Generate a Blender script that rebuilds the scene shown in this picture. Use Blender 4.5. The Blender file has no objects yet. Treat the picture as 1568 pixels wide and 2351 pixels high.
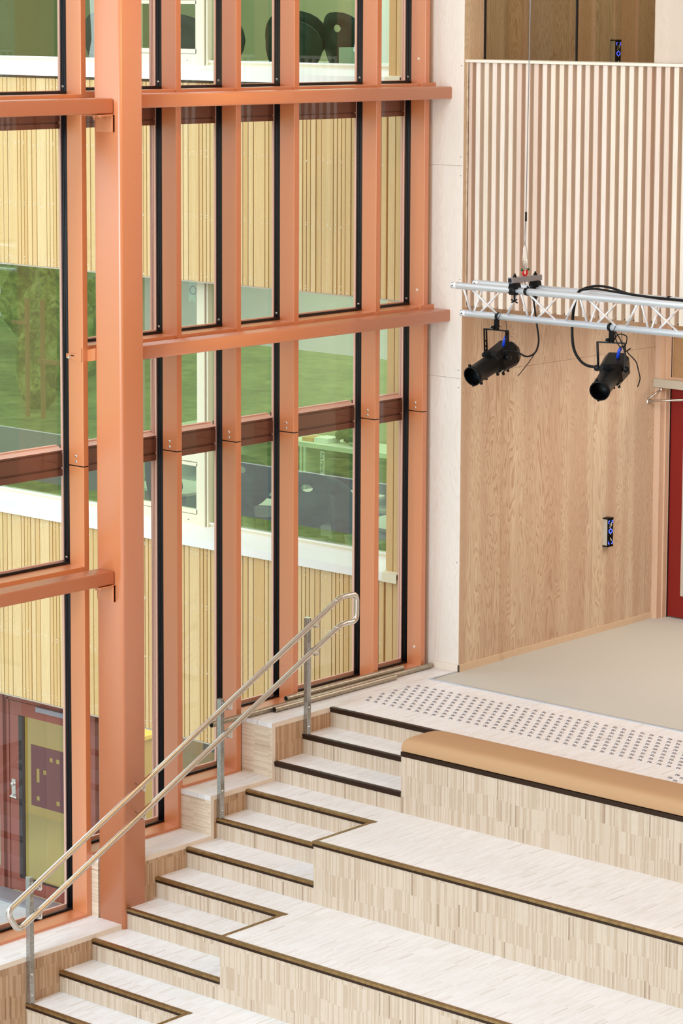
import bpy, bmesh, math, random
from mathutils import Vector, Matrix
import numpy as np
random.seed(7)
C = bpy.context.scene
COL = C.collection
# ------------------------------------------------------------------ camera
def cam_setup():
    px, py, f = 955.7, 811.21, 6362.97
    yaw, pitch, roll = 0.70073, -0.12255, 0.00763
    fw = Vector((-math.sin(yaw)*math.cos(pitch), math.cos(yaw)*math.cos(pitch), math.sin(pitch)))
    r = Vector((math.cos(yaw), math.sin(yaw), 0)); u = r.cross(fw)
    r2 = math.cos(roll)*r + math.sin(roll)*u; u2 = -math.sin(roll)*r + math.cos(roll)*u
    m = Matrix((r2, u2, -fw)).transposed().to_4x4(); m.translation = (14.41777, -15.52445, 5.31984)
    cd = bpy.data.cameras.new('camera'); cam = bpy.data.objects.new('camera', cd); COL.objects.link(cam)
    cam.matrix_world = m; cd.sensor_fit = 'VERTICAL'; cd.sensor_height = 36; cd.lens = f/2351*36
    cd.shift_x = -(px-784)/2351; cd.shift_y = (py-1175.5)/2351; cd.clip_end = 300; C.camera = cam
cam_setup()
# ------------------------------------------------------------------ world, lights, exposure
w = bpy.data.worlds.new('sky'); C.world = w; w.use_nodes = True
bg = w.node_tree.nodes['Background']; bg.inputs[0].default_value = (0.86, 0.95, 1.0, 1); bg.inputs[1].default_value = 1.62
C.view_settings.view_transform = 'Standard'; C.view_settings.look = 'None'; C.view_settings.gamma = 1
C.view_settings.use_curve_mapping = False; C.view_settings.exposure = 0.14
def area(name, loc, target, sx, sy, power, col=(1, 1, 1)):
    l = bpy.data.lights.new(name, 'AREA'); l.shape = 'RECTANGLE'; l.size = sx; l.size_y = sy; l.energy = power; l.color = col
    o = bpy.data.objects.new(name, l); COL.objects.link(o); o.location = loc
    o.rotation_euler = (Vector(target)-Vector(loc)).to_track_quat('-Z', 'Y').to_euler(); return o
area('hall_cool_fill', (1.6, -11.5, 9.3), (1.9, -2.0, 0), 3.0, 9, 1600, (0.68, 0.87, 1.0))  # unseen cool fill added high over the hall to lift treads and risers
area('rear_fill_light', (4.5, -19.5, 4.5), (1, 0, 1.8), 8, 6, 1100, (0.80, 0.92, 1.0))  # fill added behind the camera to brighten faces turned that way
area('side_warm_fill', (9.2, -1.5, 4.5), (0.5, -0.5, 1.5), 3, 4, 150, (1, 0.52, 0.20))  # unseen warm fill added to redden the faces turned to the room
area('warm_spot_lamp', (2.6, -1.7, 7.0), (0.5, -2.0, 5.0), 0.4, 0.4, 34, (1, 0.6, 0.25))
area('corridor_ceiling_light', (2.6, 3.3, 2.9), (2.6, 3.3, 0), 2.2, 1.0, 50, (1, 0.97, 0.94))
area('back_corridor_fill', (1.4, 5.3, 2.9), (1.4, 5.3, 0), 0.8, 0.8, 22, (1, 0.95, 0.88))  # unseen fill added to brighten the space behind the door glass
area('upper_corridor_light', (2.5, 3.4, 7.6), (2.0, 3.0, 4), 2.5, 1.2, 42, (1, 0.88, 0.7))
area('classroom_light', (-3.0, 4.2, 2.95), (-3.0, 4.2, 0), 6, 3, 130, (1, 0.97, 0.9))
area('upper_classroom_light', (-3.0, 4.5, 7.0), (-3.0, 4.5, 4), 5, 3, 150, (1, 0.97, 0.9))
area('lobby_light', (-3.5, 4.2, -1.12), (-3.5, 4.2, -3), 5, 3, 110, (1, 0.97, 0.85))

# ------------------------------------------------------------------ materials
def L(r, g, b):
    f = lambda c: (c/255/12.92) if c/255 <= 0.04045 else ((c/255+0.055)/1.055)**2.4
    return (f(r), f(g), f(b), 1)
class NT:
    def __init__(s, name):
        s.m = bpy.data.materials.new(name); s.m.use_nodes = True; s.t = s.m.node_tree; s.p = s.t.nodes['Principled BSDF']
    def n(s, typ, **kw):
        nd = s.t.nodes.new(typ)
        for k, v in kw.items():
            if k.startswith('i_'): nd.inputs[int(k[2:])].default_value = v
            else: setattr(nd, k, v)
        return nd
    def l(s, a, b): s.t.links.new(a, b)
    def math(s, op, a, b=None, c=None):
        nd = s.n('ShaderNodeMath', operation=op)
        for i, v in enumerate((a, b, c)):
            if v is None: continue
            if isinstance(v, (int, float)): nd.inputs[i].default_value = v
            else: s.l(v, nd.inputs[i])
        return nd.outputs[0]
    def ramp(s, fac, stops, interp='LINEAR'):
        nd = s.n('ShaderNodeValToRGB'); s.l(fac, nd.inputs[0]); e = nd.color_ramp.elements; nd.color_ramp.interpolation = interp
        while len(e) < len(stops): e.new(0.5)
        for k, (p, c) in enumerate(stops): e[k].position = p; e[k].color = c
        return nd.outputs[0]
    def mix(s, fac, a, b, mode='MIX'):
        nd = s.n('ShaderNodeMix', data_type='RGBA', blend_type=mode)
        for i, v in ((0, fac), (6, a), (7, b)):
            if isinstance(v, (int, float, tuple)): nd.inputs[i].default_value = v
            else: s.l(v, nd.inputs[i])
        return nd.outputs[2]
    def pos(s):
        g = s.n('ShaderNodeNewGeometry'); x = s.n('ShaderNodeSeparateXYZ'); s.l(g.outputs['Position'], x.inputs[0]); return x.outputs
    def vec(s, a, b, c):
        nd = s.n('ShaderNodeCombineXYZ')
        for i, v in enumerate((a, b, c)):
            if isinstance(v, (int, float)): nd.inputs[i].default_value = v
            else: s.l(v, nd.inputs[i])
        return nd.outputs[0]
    def noise(s, vec, scale=1, detail=2, rough=0.5, dist=0):
        nd = s.n('ShaderNodeTexNoise'); s.l(vec, nd.inputs['Vector']); nd.inputs['Scale'].default_value = scale
        nd.inputs['Detail'].default_value = detail; nd.inputs['Roughness'].default_value = rough; nd.inputs['Distortion'].default_value = dist
        return nd.outputs[0]
    def white(s, vec):
        nd = s.n('ShaderNodeTexWhiteNoise', noise_dimensions='3D'); s.l(vec, nd.inputs['Vector']); return nd.outputs['Value']
    def bump(s, h, strength=0.2, dist=0.002):
        b = s.n('ShaderNodeBump'); b.inputs['Strength'].default_value = strength; b.inputs['Distance'].default_value = dist
        s.l(h, b.inputs['Height']); s.l(b.outputs[0], s.p.inputs['Normal'])
def plain(name, col, rough=0.5, metal=0.0, spec=0.5, noise=0.0, bump=0.0, nscale=400, coat=0.0):
    s = NT(name); s.p.inputs['Coat Weight'].default_value = coat; s.p.inputs['Coat Roughness'].default_value = rough; s.p.inputs['Coat IOR'].default_value = 1.8; s.p.inputs['Roughness'].default_value = rough; s.p.inputs['Metallic'].default_value = metal
    s.p.inputs['Specular IOR Level'].default_value = spec
    P = s.pos(); v = s.vec(P[0], P[1], P[2]); nz = s.noise(v, nscale, 2)
    dk = tuple(c*(1-noise) for c in col[:3])+(1,)
    s.l(s.ramp(nz, [(0.3, dk), (0.7, col)]), s.p.inputs['Base Color'])
    if bump: s.bump(nz, bump, 0.001)
    return s.m
def parquet(name, u, v, light, mid, dark, sw=0.0115, bl=0.155, contrast=1.0):
    s = NT(name); P = s.pos(); U, V = P['xyz'.index(u)], P['xyz'.index(v)]
    ub = s.math('FLOOR', s.math('DIVIDE', U, 0.105))
    jit = s.white(s.vec(ub, 3.3, 1.7))
    vb = s.math('FLOOR', s.math('ADD', s.math('DIVIDE', V, bl), s.math('MULTIPLY', jit, 0.28)))
    wob = s.noise(s.vec(s.math('MULTIPLY', U, 60), vb, 0.3), 1, 1)
    ui = s.math('FLOOR', s.math('ADD', s.math('DIVIDE', U, sw), s.math('MULTIPLY', wob, 1.4)))
    r = s.white(s.vec(ui, vb, 0.5)); r2 = s.white(s.vec(ub, vb, 7.5))
    g = s.noise(s.vec(s.math('MULTIPLY', U, 420), s.math('MULTIPLY', V, 14), s.math('MULTIPLY', vb, 5.1)), 1, 3, 0.6)
    c = s.ramp(r, [(0.0, dark), (0.05, mid), (0.34, mid), (0.6, light), (1.0, light)])
    c = s.mix(0.35*contrast, c, s.ramp(r2, [(0, mid), (1, light)]))
    c = s.mix(0.5*contrast, c, s.ramp(g, [(0.3, dark), (0.46, light), (0.7, light)]), 'MULTIPLY') if contrast > 0.6 else s.mix(0.28, c, s.ramp(g, [(0.34, dark), (0.48, light)]))
    s.l(c, s.p.inputs['Base Color']); s.p.inputs['Roughness'].default_value = 0.45; s.bump(g, 0.08, 0.0006)
    return s.m
def plywood(name, h, base, line, warm, amount=0.5, freq=9.0):
    s = NT(name); P = s.pos(); H = P['xyz'.index(h)]; Z = P[2]; O = P[1 if h == 'x' else 0]
    sheet = s.math('FLOOR', s.math('DIVIDE', H, 0.23))
    off = s.white(s.vec(sheet, 0.7, 0.2))
    fld = s.noise(s.vec(s.math('MULTIPLY', H, 5.0), s.math('MULTIPLY', Z, 0.55), s.math('MULTIPLY', O, 0.3)), 1, 3, 0.55, 0.9)
    ring = s.math('FRACT', s.math('MULTIPLY', s.math('ADD', fld, s.math('MULTIPLY', H, 0.4)), freq*3.1))
    rr = s.ramp(ring, [(0.0, (0, 0, 0, 1)), (0.5, (0.2, 0.2, 0.2, 1)), (0.82, (1, 1, 1, 1)), (0.9, (0.9, 0.9, 0.9, 1)), (1.0, (0, 0, 0, 1))])
    fine = s.noise(s.vec(s.math('MULTIPLY', H, 260), s.math('MULTIPLY', Z, 5), 0.1), 1, 2)
    tone = s.noise(s.vec(s.math('MULTIPLY', H, 4.5), s.math('MULTIPLY', Z, 0.12), 2.2), 1, 1)
    c = s.mix(s.ramp(tone, [(0.42, (0, 0, 0, 1)), (0.58, (1, 1, 1, 1))]), base, warm)
    strip = s.white(s.vec(s.math('FLOOR', s.math('DIVIDE', s.math('ADD', H, s.math('MULTIPLY', fld, 0.06)), 0.19)), 1.3, 0.4))
    oi = s.n('ShaderNodeObjectInfo').outputs['Random']
    c = s.mix(s.math('MULTIPLY', s.math('POWER', strip, 2.0), 0.55), c, warm)
    c = s.mix(s.math('MULTIPLY', oi, 0.35), c, warm)
    c = s.mix(s.math('MULTIPLY', rr, s.math('MULTIPLY_ADD', strip, 0.5*amount, 0.5*amount)), c, line)
    c = s.mix(s.math('MULTIPLY', s.ramp(fine, [(0.45, (0, 0, 0, 1)), (0.7, (1, 1, 1, 1))]), 0.22*amount*2), c, line)
    s.l(c, s.p.inputs['Base Color']); s.p.inputs['Roughness'].default_value = 0.55
    s.bump(rr, 0.12, 0.0006); return s.m
def board_mat(name, cols, knots=True, rough=0.6):
    s = NT(name); oi = s.n('ShaderNodeObjectInfo'); r = oi.outputs['Random']; P = s.pos()
    n_ = len(cols); c = s.ramp(r, [(i/(n_-1), cols[i]) for i in range(n_)])
    g = s.noise(s.vec(s.math('MULTIPLY', s.math('ADD', P[0], P[1]), 130), s.math('MULTIPLY', P[2], 3.5), s.math('MULTIPLY', r, 50)), 1, 3, 0.5, 0.4)
    dk = tuple(x*0.72 for x in cols[0][:3])+(1,)
    c = s.mix(s.math('MULTIPLY', s.ramp(g, [(0.45, (0, 0, 0, 1)), (0.75, (1, 1, 1, 1))]), 0.4), c, dk)
    if knots:
        vo = s.n('ShaderNodeTexVoronoi'); s.l(s.vec(s.math('MULTIPLY', P[0], 14), s.math('MULTIPLY', P[1], 14), s.math('MULTIPLY', P[2], 4.2)), vo.inputs['Vector'])
        k = s.ramp(vo.outputs['Distance'], [(0.0, (1, 1, 1, 1)), (0.10, (0.6, 0.6, 0.6, 1)), (0.15, (0, 0, 0, 1))])
        c = s.mix(s.math('MULTIPLY', k, 0.6), c, L(165, 110, 55))
    s.l(c, s.p.inputs['Base Color']); s.p.inputs['Roughness'].default_value = rough; return s.m
def glass_mat(name, tint, refl=0.1, rough=0.0):
    s = NT(name); t = s.t; t.nodes.remove(s.p); out = t.nodes['Material Output']
    tr = s.n('ShaderNodeBsdfTransparent'); tr.inputs[0].default_value = tint
    gl = s.n('ShaderNodeBsdfGlossy'); gl.inputs['Roughness'].default_value = rough; gl.inputs[0].default_value = (1, 1, 1, 1)
    fr = s.n('ShaderNodeLayerWeight')                      # Schlick on the facing angle, same from both sides
    f = s.math('MINIMUM', s.math('MULTIPLY_ADD', s.math('POWER', fr.outputs['Facing'], 5.0), 0.95, 0.035+refl), 1.0)
    mx = s.n('ShaderNodeMixShader'); s.l(f, mx.inputs[0]); s.l(tr.outputs[0], mx.inputs[1]); s.l(gl.outputs[0], mx.inputs[2])
    s.l(mx.outputs[0], out.inputs[0]); return s.m
def emit(name, col, strength):
    s = NT(name); s.p.inputs['Base Color'].default_value = (0, 0, 0, 1); s.p.inputs['Emission Color'].default_value = col
    s.p.inputs['Emission Strength'].default_value = strength; return s.m
M = {}
M['orange'] = plain('orange_paint', L(216, 130, 76), 0.38, 0.0, 0.8, 0.04, 0.10, 260, 0.8)
M['column'] = plain('orange_thick_paint', L(216, 130, 80), 0.42, 0.0, 0.8, 0.05, 0.35, 140, 0.8)
M['brown'] = plain('shade_brown', L(122, 78, 64), 0.4, 0.0, 0.4, 0.05)  # shade on the orange spandrel paint is put into this brown
M['pinkcap'] = plain('pink_cap_lit_bead', L(240, 190, 172), 0.4)
M['black'] = plain('black_rubber', L(14, 14, 20), 0.35, 0, 0.5)
M['matblack'] = plain('matt_black_metal', L(5, 5, 7), 0.42, 0.0, 0.22, 0.2)
M['steel'] = plain('brushed_steel', L(226, 222, 214), 0.26, 1.0, 0.5, 0.1, 0.05, 900)
M['polished'] = plain('polished_steel', L(170, 170, 176), 0.3, 1.0)
M['doorglass'] = glass_mat('lobby_door_glass', (0.9, 0.9, 0.8, 1), 0.03)
M['darksteel'] = plain('raw_steel', L(184, 182, 176), 0.26, 0.9, 0.5, 0.3, 0.1, 60)
M['pipe'] = plain('mill_steel_pipe', L(186, 176, 158), 0.36, 0.85, 0.5, 0.3, 0.1, 50)
M['alu'] = plain('truss_aluminium', L(244, 244, 248), 0.26, 0.5, 0.5, 0.05, 0.03, 500)
M['greymetal'] = plain('grey_painted_steel', L(150, 150, 158), 0.4, 0.4)
M['cream'] = plain('cream_aluminium', L(240, 234, 205), 0.45, 0, 0.4, 0.02)
M['white'] = plain('white_aluminium', L(248, 247, 240), 0.4)
M['board'] = board_mat('yellow_spruce_board', [L(226, 190, 128), L(232, 200, 144), L(220, 180, 116), L(234, 204, 150)])
M['boardback'] = plain('cladding_batten', L(104, 62, 32), 0.8)
M['slat'] = board_mat('pale_pine_slat', [L(226, 206, 190), L(234, 222, 210), L(230, 216, 198), L(234, 218, 208), L(218, 192, 174)], knots=False)
M['slatback'] = plain('slat_backing', L(190, 155, 125), 0.7, noise=0.05)
M['ledge'] = plain('ledge_wood', L(238, 228, 212), 0.5, noise=0.06, nscale=60)
M['ply_y'] = plywood('larch_plywood', 'y', L(228, 211, 184), L(178, 142, 116), L(206, 180, 154), 0.85)
M['ply_x'] = plywood('larch_plywood_end', 'x', L(212, 184, 152), L(184, 146, 116), L(207, 174, 144), 0.5)
M['plypale'] = plywood('whitewashed_plywood', 'x', L(240, 233, 224), L(218, 203, 188), L(236, 227, 217), 0.4, 7)
M['ceil'] = plain('pale_ceiling', L(214, 212, 210), 0.8)
M['warmwall'] = plain('brown_wood_wall', L(176, 134, 98), 0.6)
M['lobbyfloor'] = plain('olive_lobby_floor', L(198, 190, 140), 0.5, noise=0.05, nscale=2)
M['yellowtop'] = plain('yellow_counter', L(238, 206, 96), 0.5)
M['striptrim'] = plain('satin_edge_strip', L(196, 202, 210), 0.35, 0.4)
M['base'] = plain('pine_skirting', L(222, 196, 166), 0.5, noise=0.06, nscale=40)
M['plyrose'] = plywood('rosy_whitewashed_plywood', 'x', L(214, 196, 180), L(196, 174, 156), L(208, 190, 174), 0.3, 7)
M['edge'] = plain('pale_edge_band', L(238, 224, 208), 0.5, noise=0.05, nscale=50)
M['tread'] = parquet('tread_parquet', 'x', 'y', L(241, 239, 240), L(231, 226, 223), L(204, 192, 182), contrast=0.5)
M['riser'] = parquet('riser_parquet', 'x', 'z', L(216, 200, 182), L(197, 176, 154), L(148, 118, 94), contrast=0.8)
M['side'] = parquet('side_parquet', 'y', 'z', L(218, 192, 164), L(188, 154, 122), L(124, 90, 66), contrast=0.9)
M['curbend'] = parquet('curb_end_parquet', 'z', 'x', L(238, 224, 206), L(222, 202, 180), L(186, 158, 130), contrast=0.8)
M['brass'] = plain('bronze_nosing', L(172, 140, 92), 0.35, 0.85, 0.5, 0.35, 0.05, 30)
M['nosedark'] = plain('dark_bronze_lip', L(58, 40, 28), 0.35, 0.6, 0.5, 0.2)
M['cushion'] = plain('tan_upholstery', L(190, 148, 108), 0.6, 0, 0.3, 0.12, 0.3, 700)
M['carpet'] = plain('beige_linoleum', L(200, 196, 185), 0.7, 0, 0.3, 0.07, 0.1, 500)
M['redoor'] = plain('red_door_paint', L(128, 24, 16), 0.4, 0, 0.4)
M['reddoor_out'] = plain('brown_red_door_paint', L(140, 74, 62), 0.4, 0, 0.4, 0.05)
M['jamb'] = plain('door_jamb_pine', L(216, 180, 152), 0.5, noise=0.05, nscale=30)
M['greytrim'] = plain('grey_trim', L(190, 178, 160), 0.45)
M['glass'] = glass_mat('curtain_glass', (0.985, 0.99, 0.985, 1), 0.0)
M['wingglass'] = glass_mat('wing_window_glass', (0.76, 0.90, 0.79, 1), 0.13)
M['tint'] = glass_mat('balcony_glass', (0.78, 0.76, 0.68, 1), 0.02)
M['blue'] = emit('blue_led', (0.05, 0.09, 1, 1), 4)
M['redpaint'] = plain('red_paint', L(205, 22, 16), 0.35)
M['greenpaint'] = plain('green_paint', L(20, 80, 40), 0.4)
M['bluepl'] = plain('blue_plastic', L(30, 70, 200), 0.4)
M['whitepl'] = plain('white_plastic', L(225, 225, 220), 0.4)
M['grass'] = plain('lawn_grass', L(140, 168, 80), 0.9, 0, 0.2, 0.6, 0, 1.6)
M['asphalt'] = plain('asphalt', L(140, 146, 150), 0.9, 0, 0.2, 0.15, 0, 3)
M['gravel'] = plain('pale_gravel', L(235, 233, 226), 0.9, 0, 0.2, 0.1, 0, 2)
M['paving'] = plain('grey_paving', L(200, 203, 206), 0.8, 0, 0.2, 0.12, 0, 14)
M['leaf'] = plain('bush_leaf', L(150, 176, 78), 0.8, 0, 0.2, 0.75, 0, 11)
def foliage(name, sc, cols):
    s = NT(name); P = s.pos(); v = s.vec(P[0], P[1], P[2])
    n = s.math('ADD', s.math('MULTIPLY', s.noise(v, sc, 4, 0.75, 0.5), 0.7), s.math('MULTIPLY', s.noise(v, sc*0.22, 2), 0.3))
    s.l(s.ramp(n, [(0.36, cols[0]), (0.47, cols[1]), (0.54, cols[2]), (0.64, cols[3])]), s.p.inputs['Base Color']); s.p.inputs['Roughness'].default_value = 0.9; return s.m
M['leaf'] = foliage('bush_leaf', 7.0, [L(60, 56, 40), L(104, 124, 52), L(160, 184, 80), L(206, 214, 140)])
M['grass'] = foliage('lawn_grass', 2.2, [L(80, 108, 50), L(116, 146, 66), L(140, 170, 80), L(178, 196, 108)])
M['leafdark'] = plain('dark_conifer', L(46, 66, 44), 0.8, 0, 0.2, 0.5, 0, 4)
M['post'] = plain('timber_post', L(190, 140, 90), 0.7)
M['room'] = plain('classroom_wall', L(214, 205, 172), 0.8)
M['roomfloor'] = plain('classroom_floor', L(150, 140, 110), 0.6)
M['ochre'] = plain('ochre_wall', L(206, 178, 104), 0.7)
M['chair'] = plain('dark_grey_shell', L(48, 62, 56), 0.45, 0, 0.4)
M['tablew'] = plain('white_table_top', L(226, 228, 210), 0.4)
M['maroon'] = plain('maroon_film', L(96, 58, 62), 0.5)
M['book1'] = plain('orange_folder', L(220, 150, 100), 0.6); M['book2'] = plain('white_paper', L(240, 240, 235), 0.6)
M['plant'] = plain('dark_plant', L(50, 66, 46), 0.7, 0, 0.3, 0.4, 0, 30)
M['shelf'] = plain('white_shelf', L(220, 226, 205), 0.5); M['shelfdark'] = plain('shelf_recess', L(60, 66, 58), 0.8)

# ------------------------------------------------------------------ mesh helpers
class MB:
    def __init__(s): s.v = []; s.f = []; s.mi = []; s.mats = []; s.sm = []
    def add(s, vs, fs, m=0, smooth=False):
        b = len(s.v); s.v += [tuple(p) for p in vs]; s.f += [tuple(b+i for i in f) for f in fs]; s.mi += [m]*len(fs); s.sm += [smooth]*len(fs); return s
    def box(s, x0, x1, y0, y1, z0, z1, m=0):
        x0, x1 = min(x0, x1), max(x0, x1); y0, y1 = min(y0, y1), max(y0, y1); z0, z1 = min(z0, z1), max(z0, z1)
        return s.add([(x0,y0,z0),(x1,y0,z0),(x1,y1,z0),(x0,y1,z0),(x0,y0,z1),(x1,y0,z1),(x1,y1,z1),(x0,y1,z1)],
                     [(0,3,2,1),(4,5,6,7),(0,1,5,4),(1,2,6,5),(2,3,7,6),(3,0,4,7)], m)
    def prism(s, prof, axis, a, b, m=0, smooth=False):
        """prof: 2d points in the two other axes (x,y)/(x,z)/(y,z) order"""
        n = len(prof)
        def P(q, t): return {'x': (t, q[0], q[1]), 'y': (q[0], t, q[1]), 'z': (q[0], q[1], t)}[axis]
        vs = [P(q, a) for q in prof]+[P(q, b) for q in prof]
        return s.add(vs, [(i, (i+1) % n, n+(i+1) % n, n+i) for i in range(n)], m, smooth).add(vs, [tuple(range(n))[::-1], tuple(range(n, 2*n))], m)
    def tube(s, pts, r, n=12, m=0, cap=True, r2=None):
        pts = [Vector(p) for p in pts]; vs = []; t0 = (pts[1]-pts[0]).normalized()
        nrm = t0.orthogonal().normalized()
        for i, p in enumerate(pts):
            if i == 0: t = t0
            elif i == len(pts)-1: t = (pts[i]-pts[i-1]).normalized()
            else: t = ((pts[i]-pts[i-1]).normalized()+(pts[i+1]-pts[i]).normalized()).normalized()
            nrm = (nrm - t*nrm.dot(t)).normalized(); bn = t.cross(nrm)
            rr = r if r2 is None else r+(r2-r)*i/(len(pts)-1)
            vs += [p+rr*(math.cos(2*math.pi*k/n)*nrm+math.sin(2*math.pi*k/n)*bn) for k in range(n)]
        fs = [(i*n+k, i*n+(k+1) % n, (i+1)*n+(k+1) % n, (i+1)*n+k) for i in range(len(pts)-1) for k in range(n)]
        s.add(vs, fs, m, True)
        if cap: s.add(vs[:n], [tuple(range(n))[::-1]], m).add(vs[-n:], [tuple(range(n))], m)
        return s
    def lathe(s, prof, c, axis, n=20, m=0):
        """prof: (r, t) along axis vector from c"""
        ax = Vector(axis).normalized(); u = ax.orthogonal().normalized(); v = ax.cross(u); vs = []
        for r, t in prof: vs += [Vector(c)+ax*t+max(r, 1e-4)*(math.cos(2*math.pi*k/n)*u+math.sin(2*math.pi*k/n)*v) for k in range(n)]
        return s.add(vs, [(i*n+k, i*n+(k+1) % n, (i+1)*n+(k+1) % n, (i+1)*n+k) for i in range(len(prof)-1) for k in range(n)], m, True)
    def build(s, name, mats, parent=None, bevel=0, seg=2, smooth_angle=None):
        me = bpy.data.meshes.new(name); me.from_pydata(s.v, [], s.f)
        if not isinstance(mats, (list, tuple)): mats = [mats]
        for mm in mats: me.materials.append(M[mm])
        for p, i, q in zip(me.polygons, s.mi, s.sm): p.material_index = i; p.use_smooth = q
        bm = bmesh.new(); bm.from_mesh(me); bmesh.ops.remove_doubles(bm, verts=bm.verts, dist=1e-5)
        bmesh.ops.recalc_face_normals(bm, faces=bm.faces); bm.to_mesh(me); bm.free()
        o = bpy.data.objects.new(name, me); COL.objects.link(o)
        if parent is not None: par(o, parent)
        if bevel:
            b = o.modifiers.new('b', 'BEVEL'); b.width = bevel; b.segments = seg; b.limit_method = 'ANGLE'; b.angle_limit = 0.7; b.harden_normals = True
        return o
ROOTLOC = {}
def wloc(o):
    p = Vector(o.location)
    while o.parent: o = o.parent; p += Vector(o.location)
    return p
def par(o, parent):
    """meshes are written in world coordinates: cancel the parents' offset"""
    o.parent = parent; o.location = Vector(o.location) - wloc(parent) if True else o.location
def tag(o, label=None, cat=None, group=None, kind=None):
    for k, v in (('label', label), ('category', cat), ('group', group), ('kind', kind)):
        if v: o[k] = v
    return o
def empty(name, loc=(0, 0, 0), label=None, cat=None, group=None, kind=None):
    o = bpy.data.objects.new(name, None); COL.objects.link(o); o.location = loc; o.empty_display_size = 0.1
    return tag(o, label, cat, group, kind)
def B(name, mats, x0, x1, y0, y1, z0, z1, parent=None, bevel=0): return MB().box(x0, x1, y0, y1, z0, z1).build(name, mats, parent, bevel)
def rr(x0, x1, y0, y1, r, n=4):
    o = []
    for cx, cy, a in ((x1-r, y1-r, 0), (x0+r, y1-r, 90), (x0+r, y0+r, 180), (x1-r, y0+r, 270)):
        o += [(cx+r*math.cos(math.radians(a+90*k/n)), cy+r*math.sin(math.radians(a+90*k/n))) for k in range(n+1)]
    return o
def fillet(pts, r, n=5):
    pts = [Vector(p) for p in pts]; out = [pts[0]]
    for i in range(1, len(pts)-1):
        a = (pts[i-1]-pts[i]); b = (pts[i+1]-pts[i]); d = min(r, a.length*.45, b.length*.45)
        p0 = pts[i]+a.normalized()*d; p2 = pts[i]+b.normalized()*d
        for k in range(n+1):
            t = k/n; out.append((1-t)**2*p0+2*t*(1-t)*pts[i]+t*t*p2)
    return out+[pts[-1]]
def share(o, name, loc, parent, scale=None):
    c = o.copy(); c.name = name; COL.objects.link(c); c.parent = parent; c.location = loc
    if scale: c.scale = scale
    return c

def text(body, size, mat, name, parent, world, rot):
    tc = bpy.data.curves.new(name, 'FONT'); tc.body = body; tc.size = size; tc.extrude = 0.0005
    to = bpy.data.objects.new(name, tc); COL.objects.link(to)
    me = bpy.data.meshes.new_from_object(to.evaluated_get(bpy.context.evaluated_depsgraph_get())); bpy.data.objects.remove(to)
    me.materials.clear(); me.materials.append(M[mat])
    o = bpy.data.objects.new(name, me); COL.objects.link(o); o.parent = parent; o.location = Vector(world)-wloc(parent); o.rotation_euler = rot
    o['kind'] = 'stuff'; return o
# ------------------------------------------------------------------ key dimensions
T, H, XC, XS, XR = 0.3133, 0.15, 0.488, 1.737, 9.4
# ================================================================== STRUCTURE: floor
floor = MB(); floor.box(XC, XR, -0.0, 1.21, -0.03, 0).box(XS, XR, -2*T, 0, -0.03, 0).box(0.0, XC, -0.66, 1.56, -0.035, 0)
floor = floor.build('floor', 'tread'); tag(floor, 'pale strip parquet landing at the head of the stairs', None, None, 'structure')
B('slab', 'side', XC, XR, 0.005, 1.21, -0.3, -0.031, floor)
carp = MB().box(XC, XR, 1.222, 2.0, -0.03, 0.001).box(0.44, XR, 2.0, 6.0, -0.03, 0.001).build('carpet', 'carpet'); tag(carp, 'beige smooth floor covering running under the balcony', 'floor covering', None, 'structure')
st = MB().box(XC, XR, 1.196, 1.226, -0.01, 0.007).box(XC-0.02, XC, 1.196, 1.54, -0.01, 0.007).build('trim_1', 'striptrim', None, 0.002)
tag(st, 'steel edging strip between parquet and beige floor', None, None, 'structure')
# tactile studs
sm = MB(); sm.lathe([(0.0175, 0), (0.0175, 0.002), (0.0115, 0.0075), (0.0, 0.0078)], (0, 0, 0), (0, 0, 1), 12)
studs = []
for j in range(9):
    y = 0.35+0.0768*j
    for k in range(48):
        x = (0.558 if j % 2 == 0 else 0.516)+0.0838*k
        if j == 8 and k == 0: pass
        if x < XR-0.1: studs.append((x, y))
for a, b in ((3.588, .199), (3.588, .109), (3.657, .153), (3.657, .07), (3.727, .199), (3.727, .109), (3.797, .153), (3.797, .07), (3.867, .199), (3.867, .109)): studs.append((a, b))
studs.sort(key=lambda q: q[0]-0.6*(q[1]))
first = None
for i, (x, y) in enumerate(studs[:300]):
    if first is None:
        first = sm.build('tactile_stud', 'polished', floor); first.location = Vector((x, y, 0))-wloc(floor)
    else: share(first, 'tactile_stud', (x, y, 0), floor)
rest = MB()
for x, y in studs[300:]: rest.lathe([(0.0175, 0), (0.0175, 0.002), (0.0115, 0.0075), (0.0, 0.0078)], (x, y, 0), (0, 0, 1), 8)
tag(rest.build('tactile_studs', 'polished', floor), kind='stuff')

rf = MB().box(-0.15, 9.7, -13, 6, 9.5, 9.7).box(3.0, 17.2, -21, -6.5, 9.5, 9.7).build('ceiling', 'ceil'); tag(rf, 'unseen pale hall ceiling added to cut sky light', None, None, 'structure')  # roof added out of view to cut the sky light indoors
rw = MB().box(9.4, 9.6, -6.5, 6, -1.9, 9.5).box(9.4, 17.0, -6.5, -6.3, -1.9, 9.5).box(17.0, 17.2, -21, -6.3, -1.9, 9.5).build('wall_right', 'warmwall'); tag(rw, 'unseen brown hall walls added to block side light', None, None, 'structure')  # walls added out of view to block side sky and bounce warm light
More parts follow.
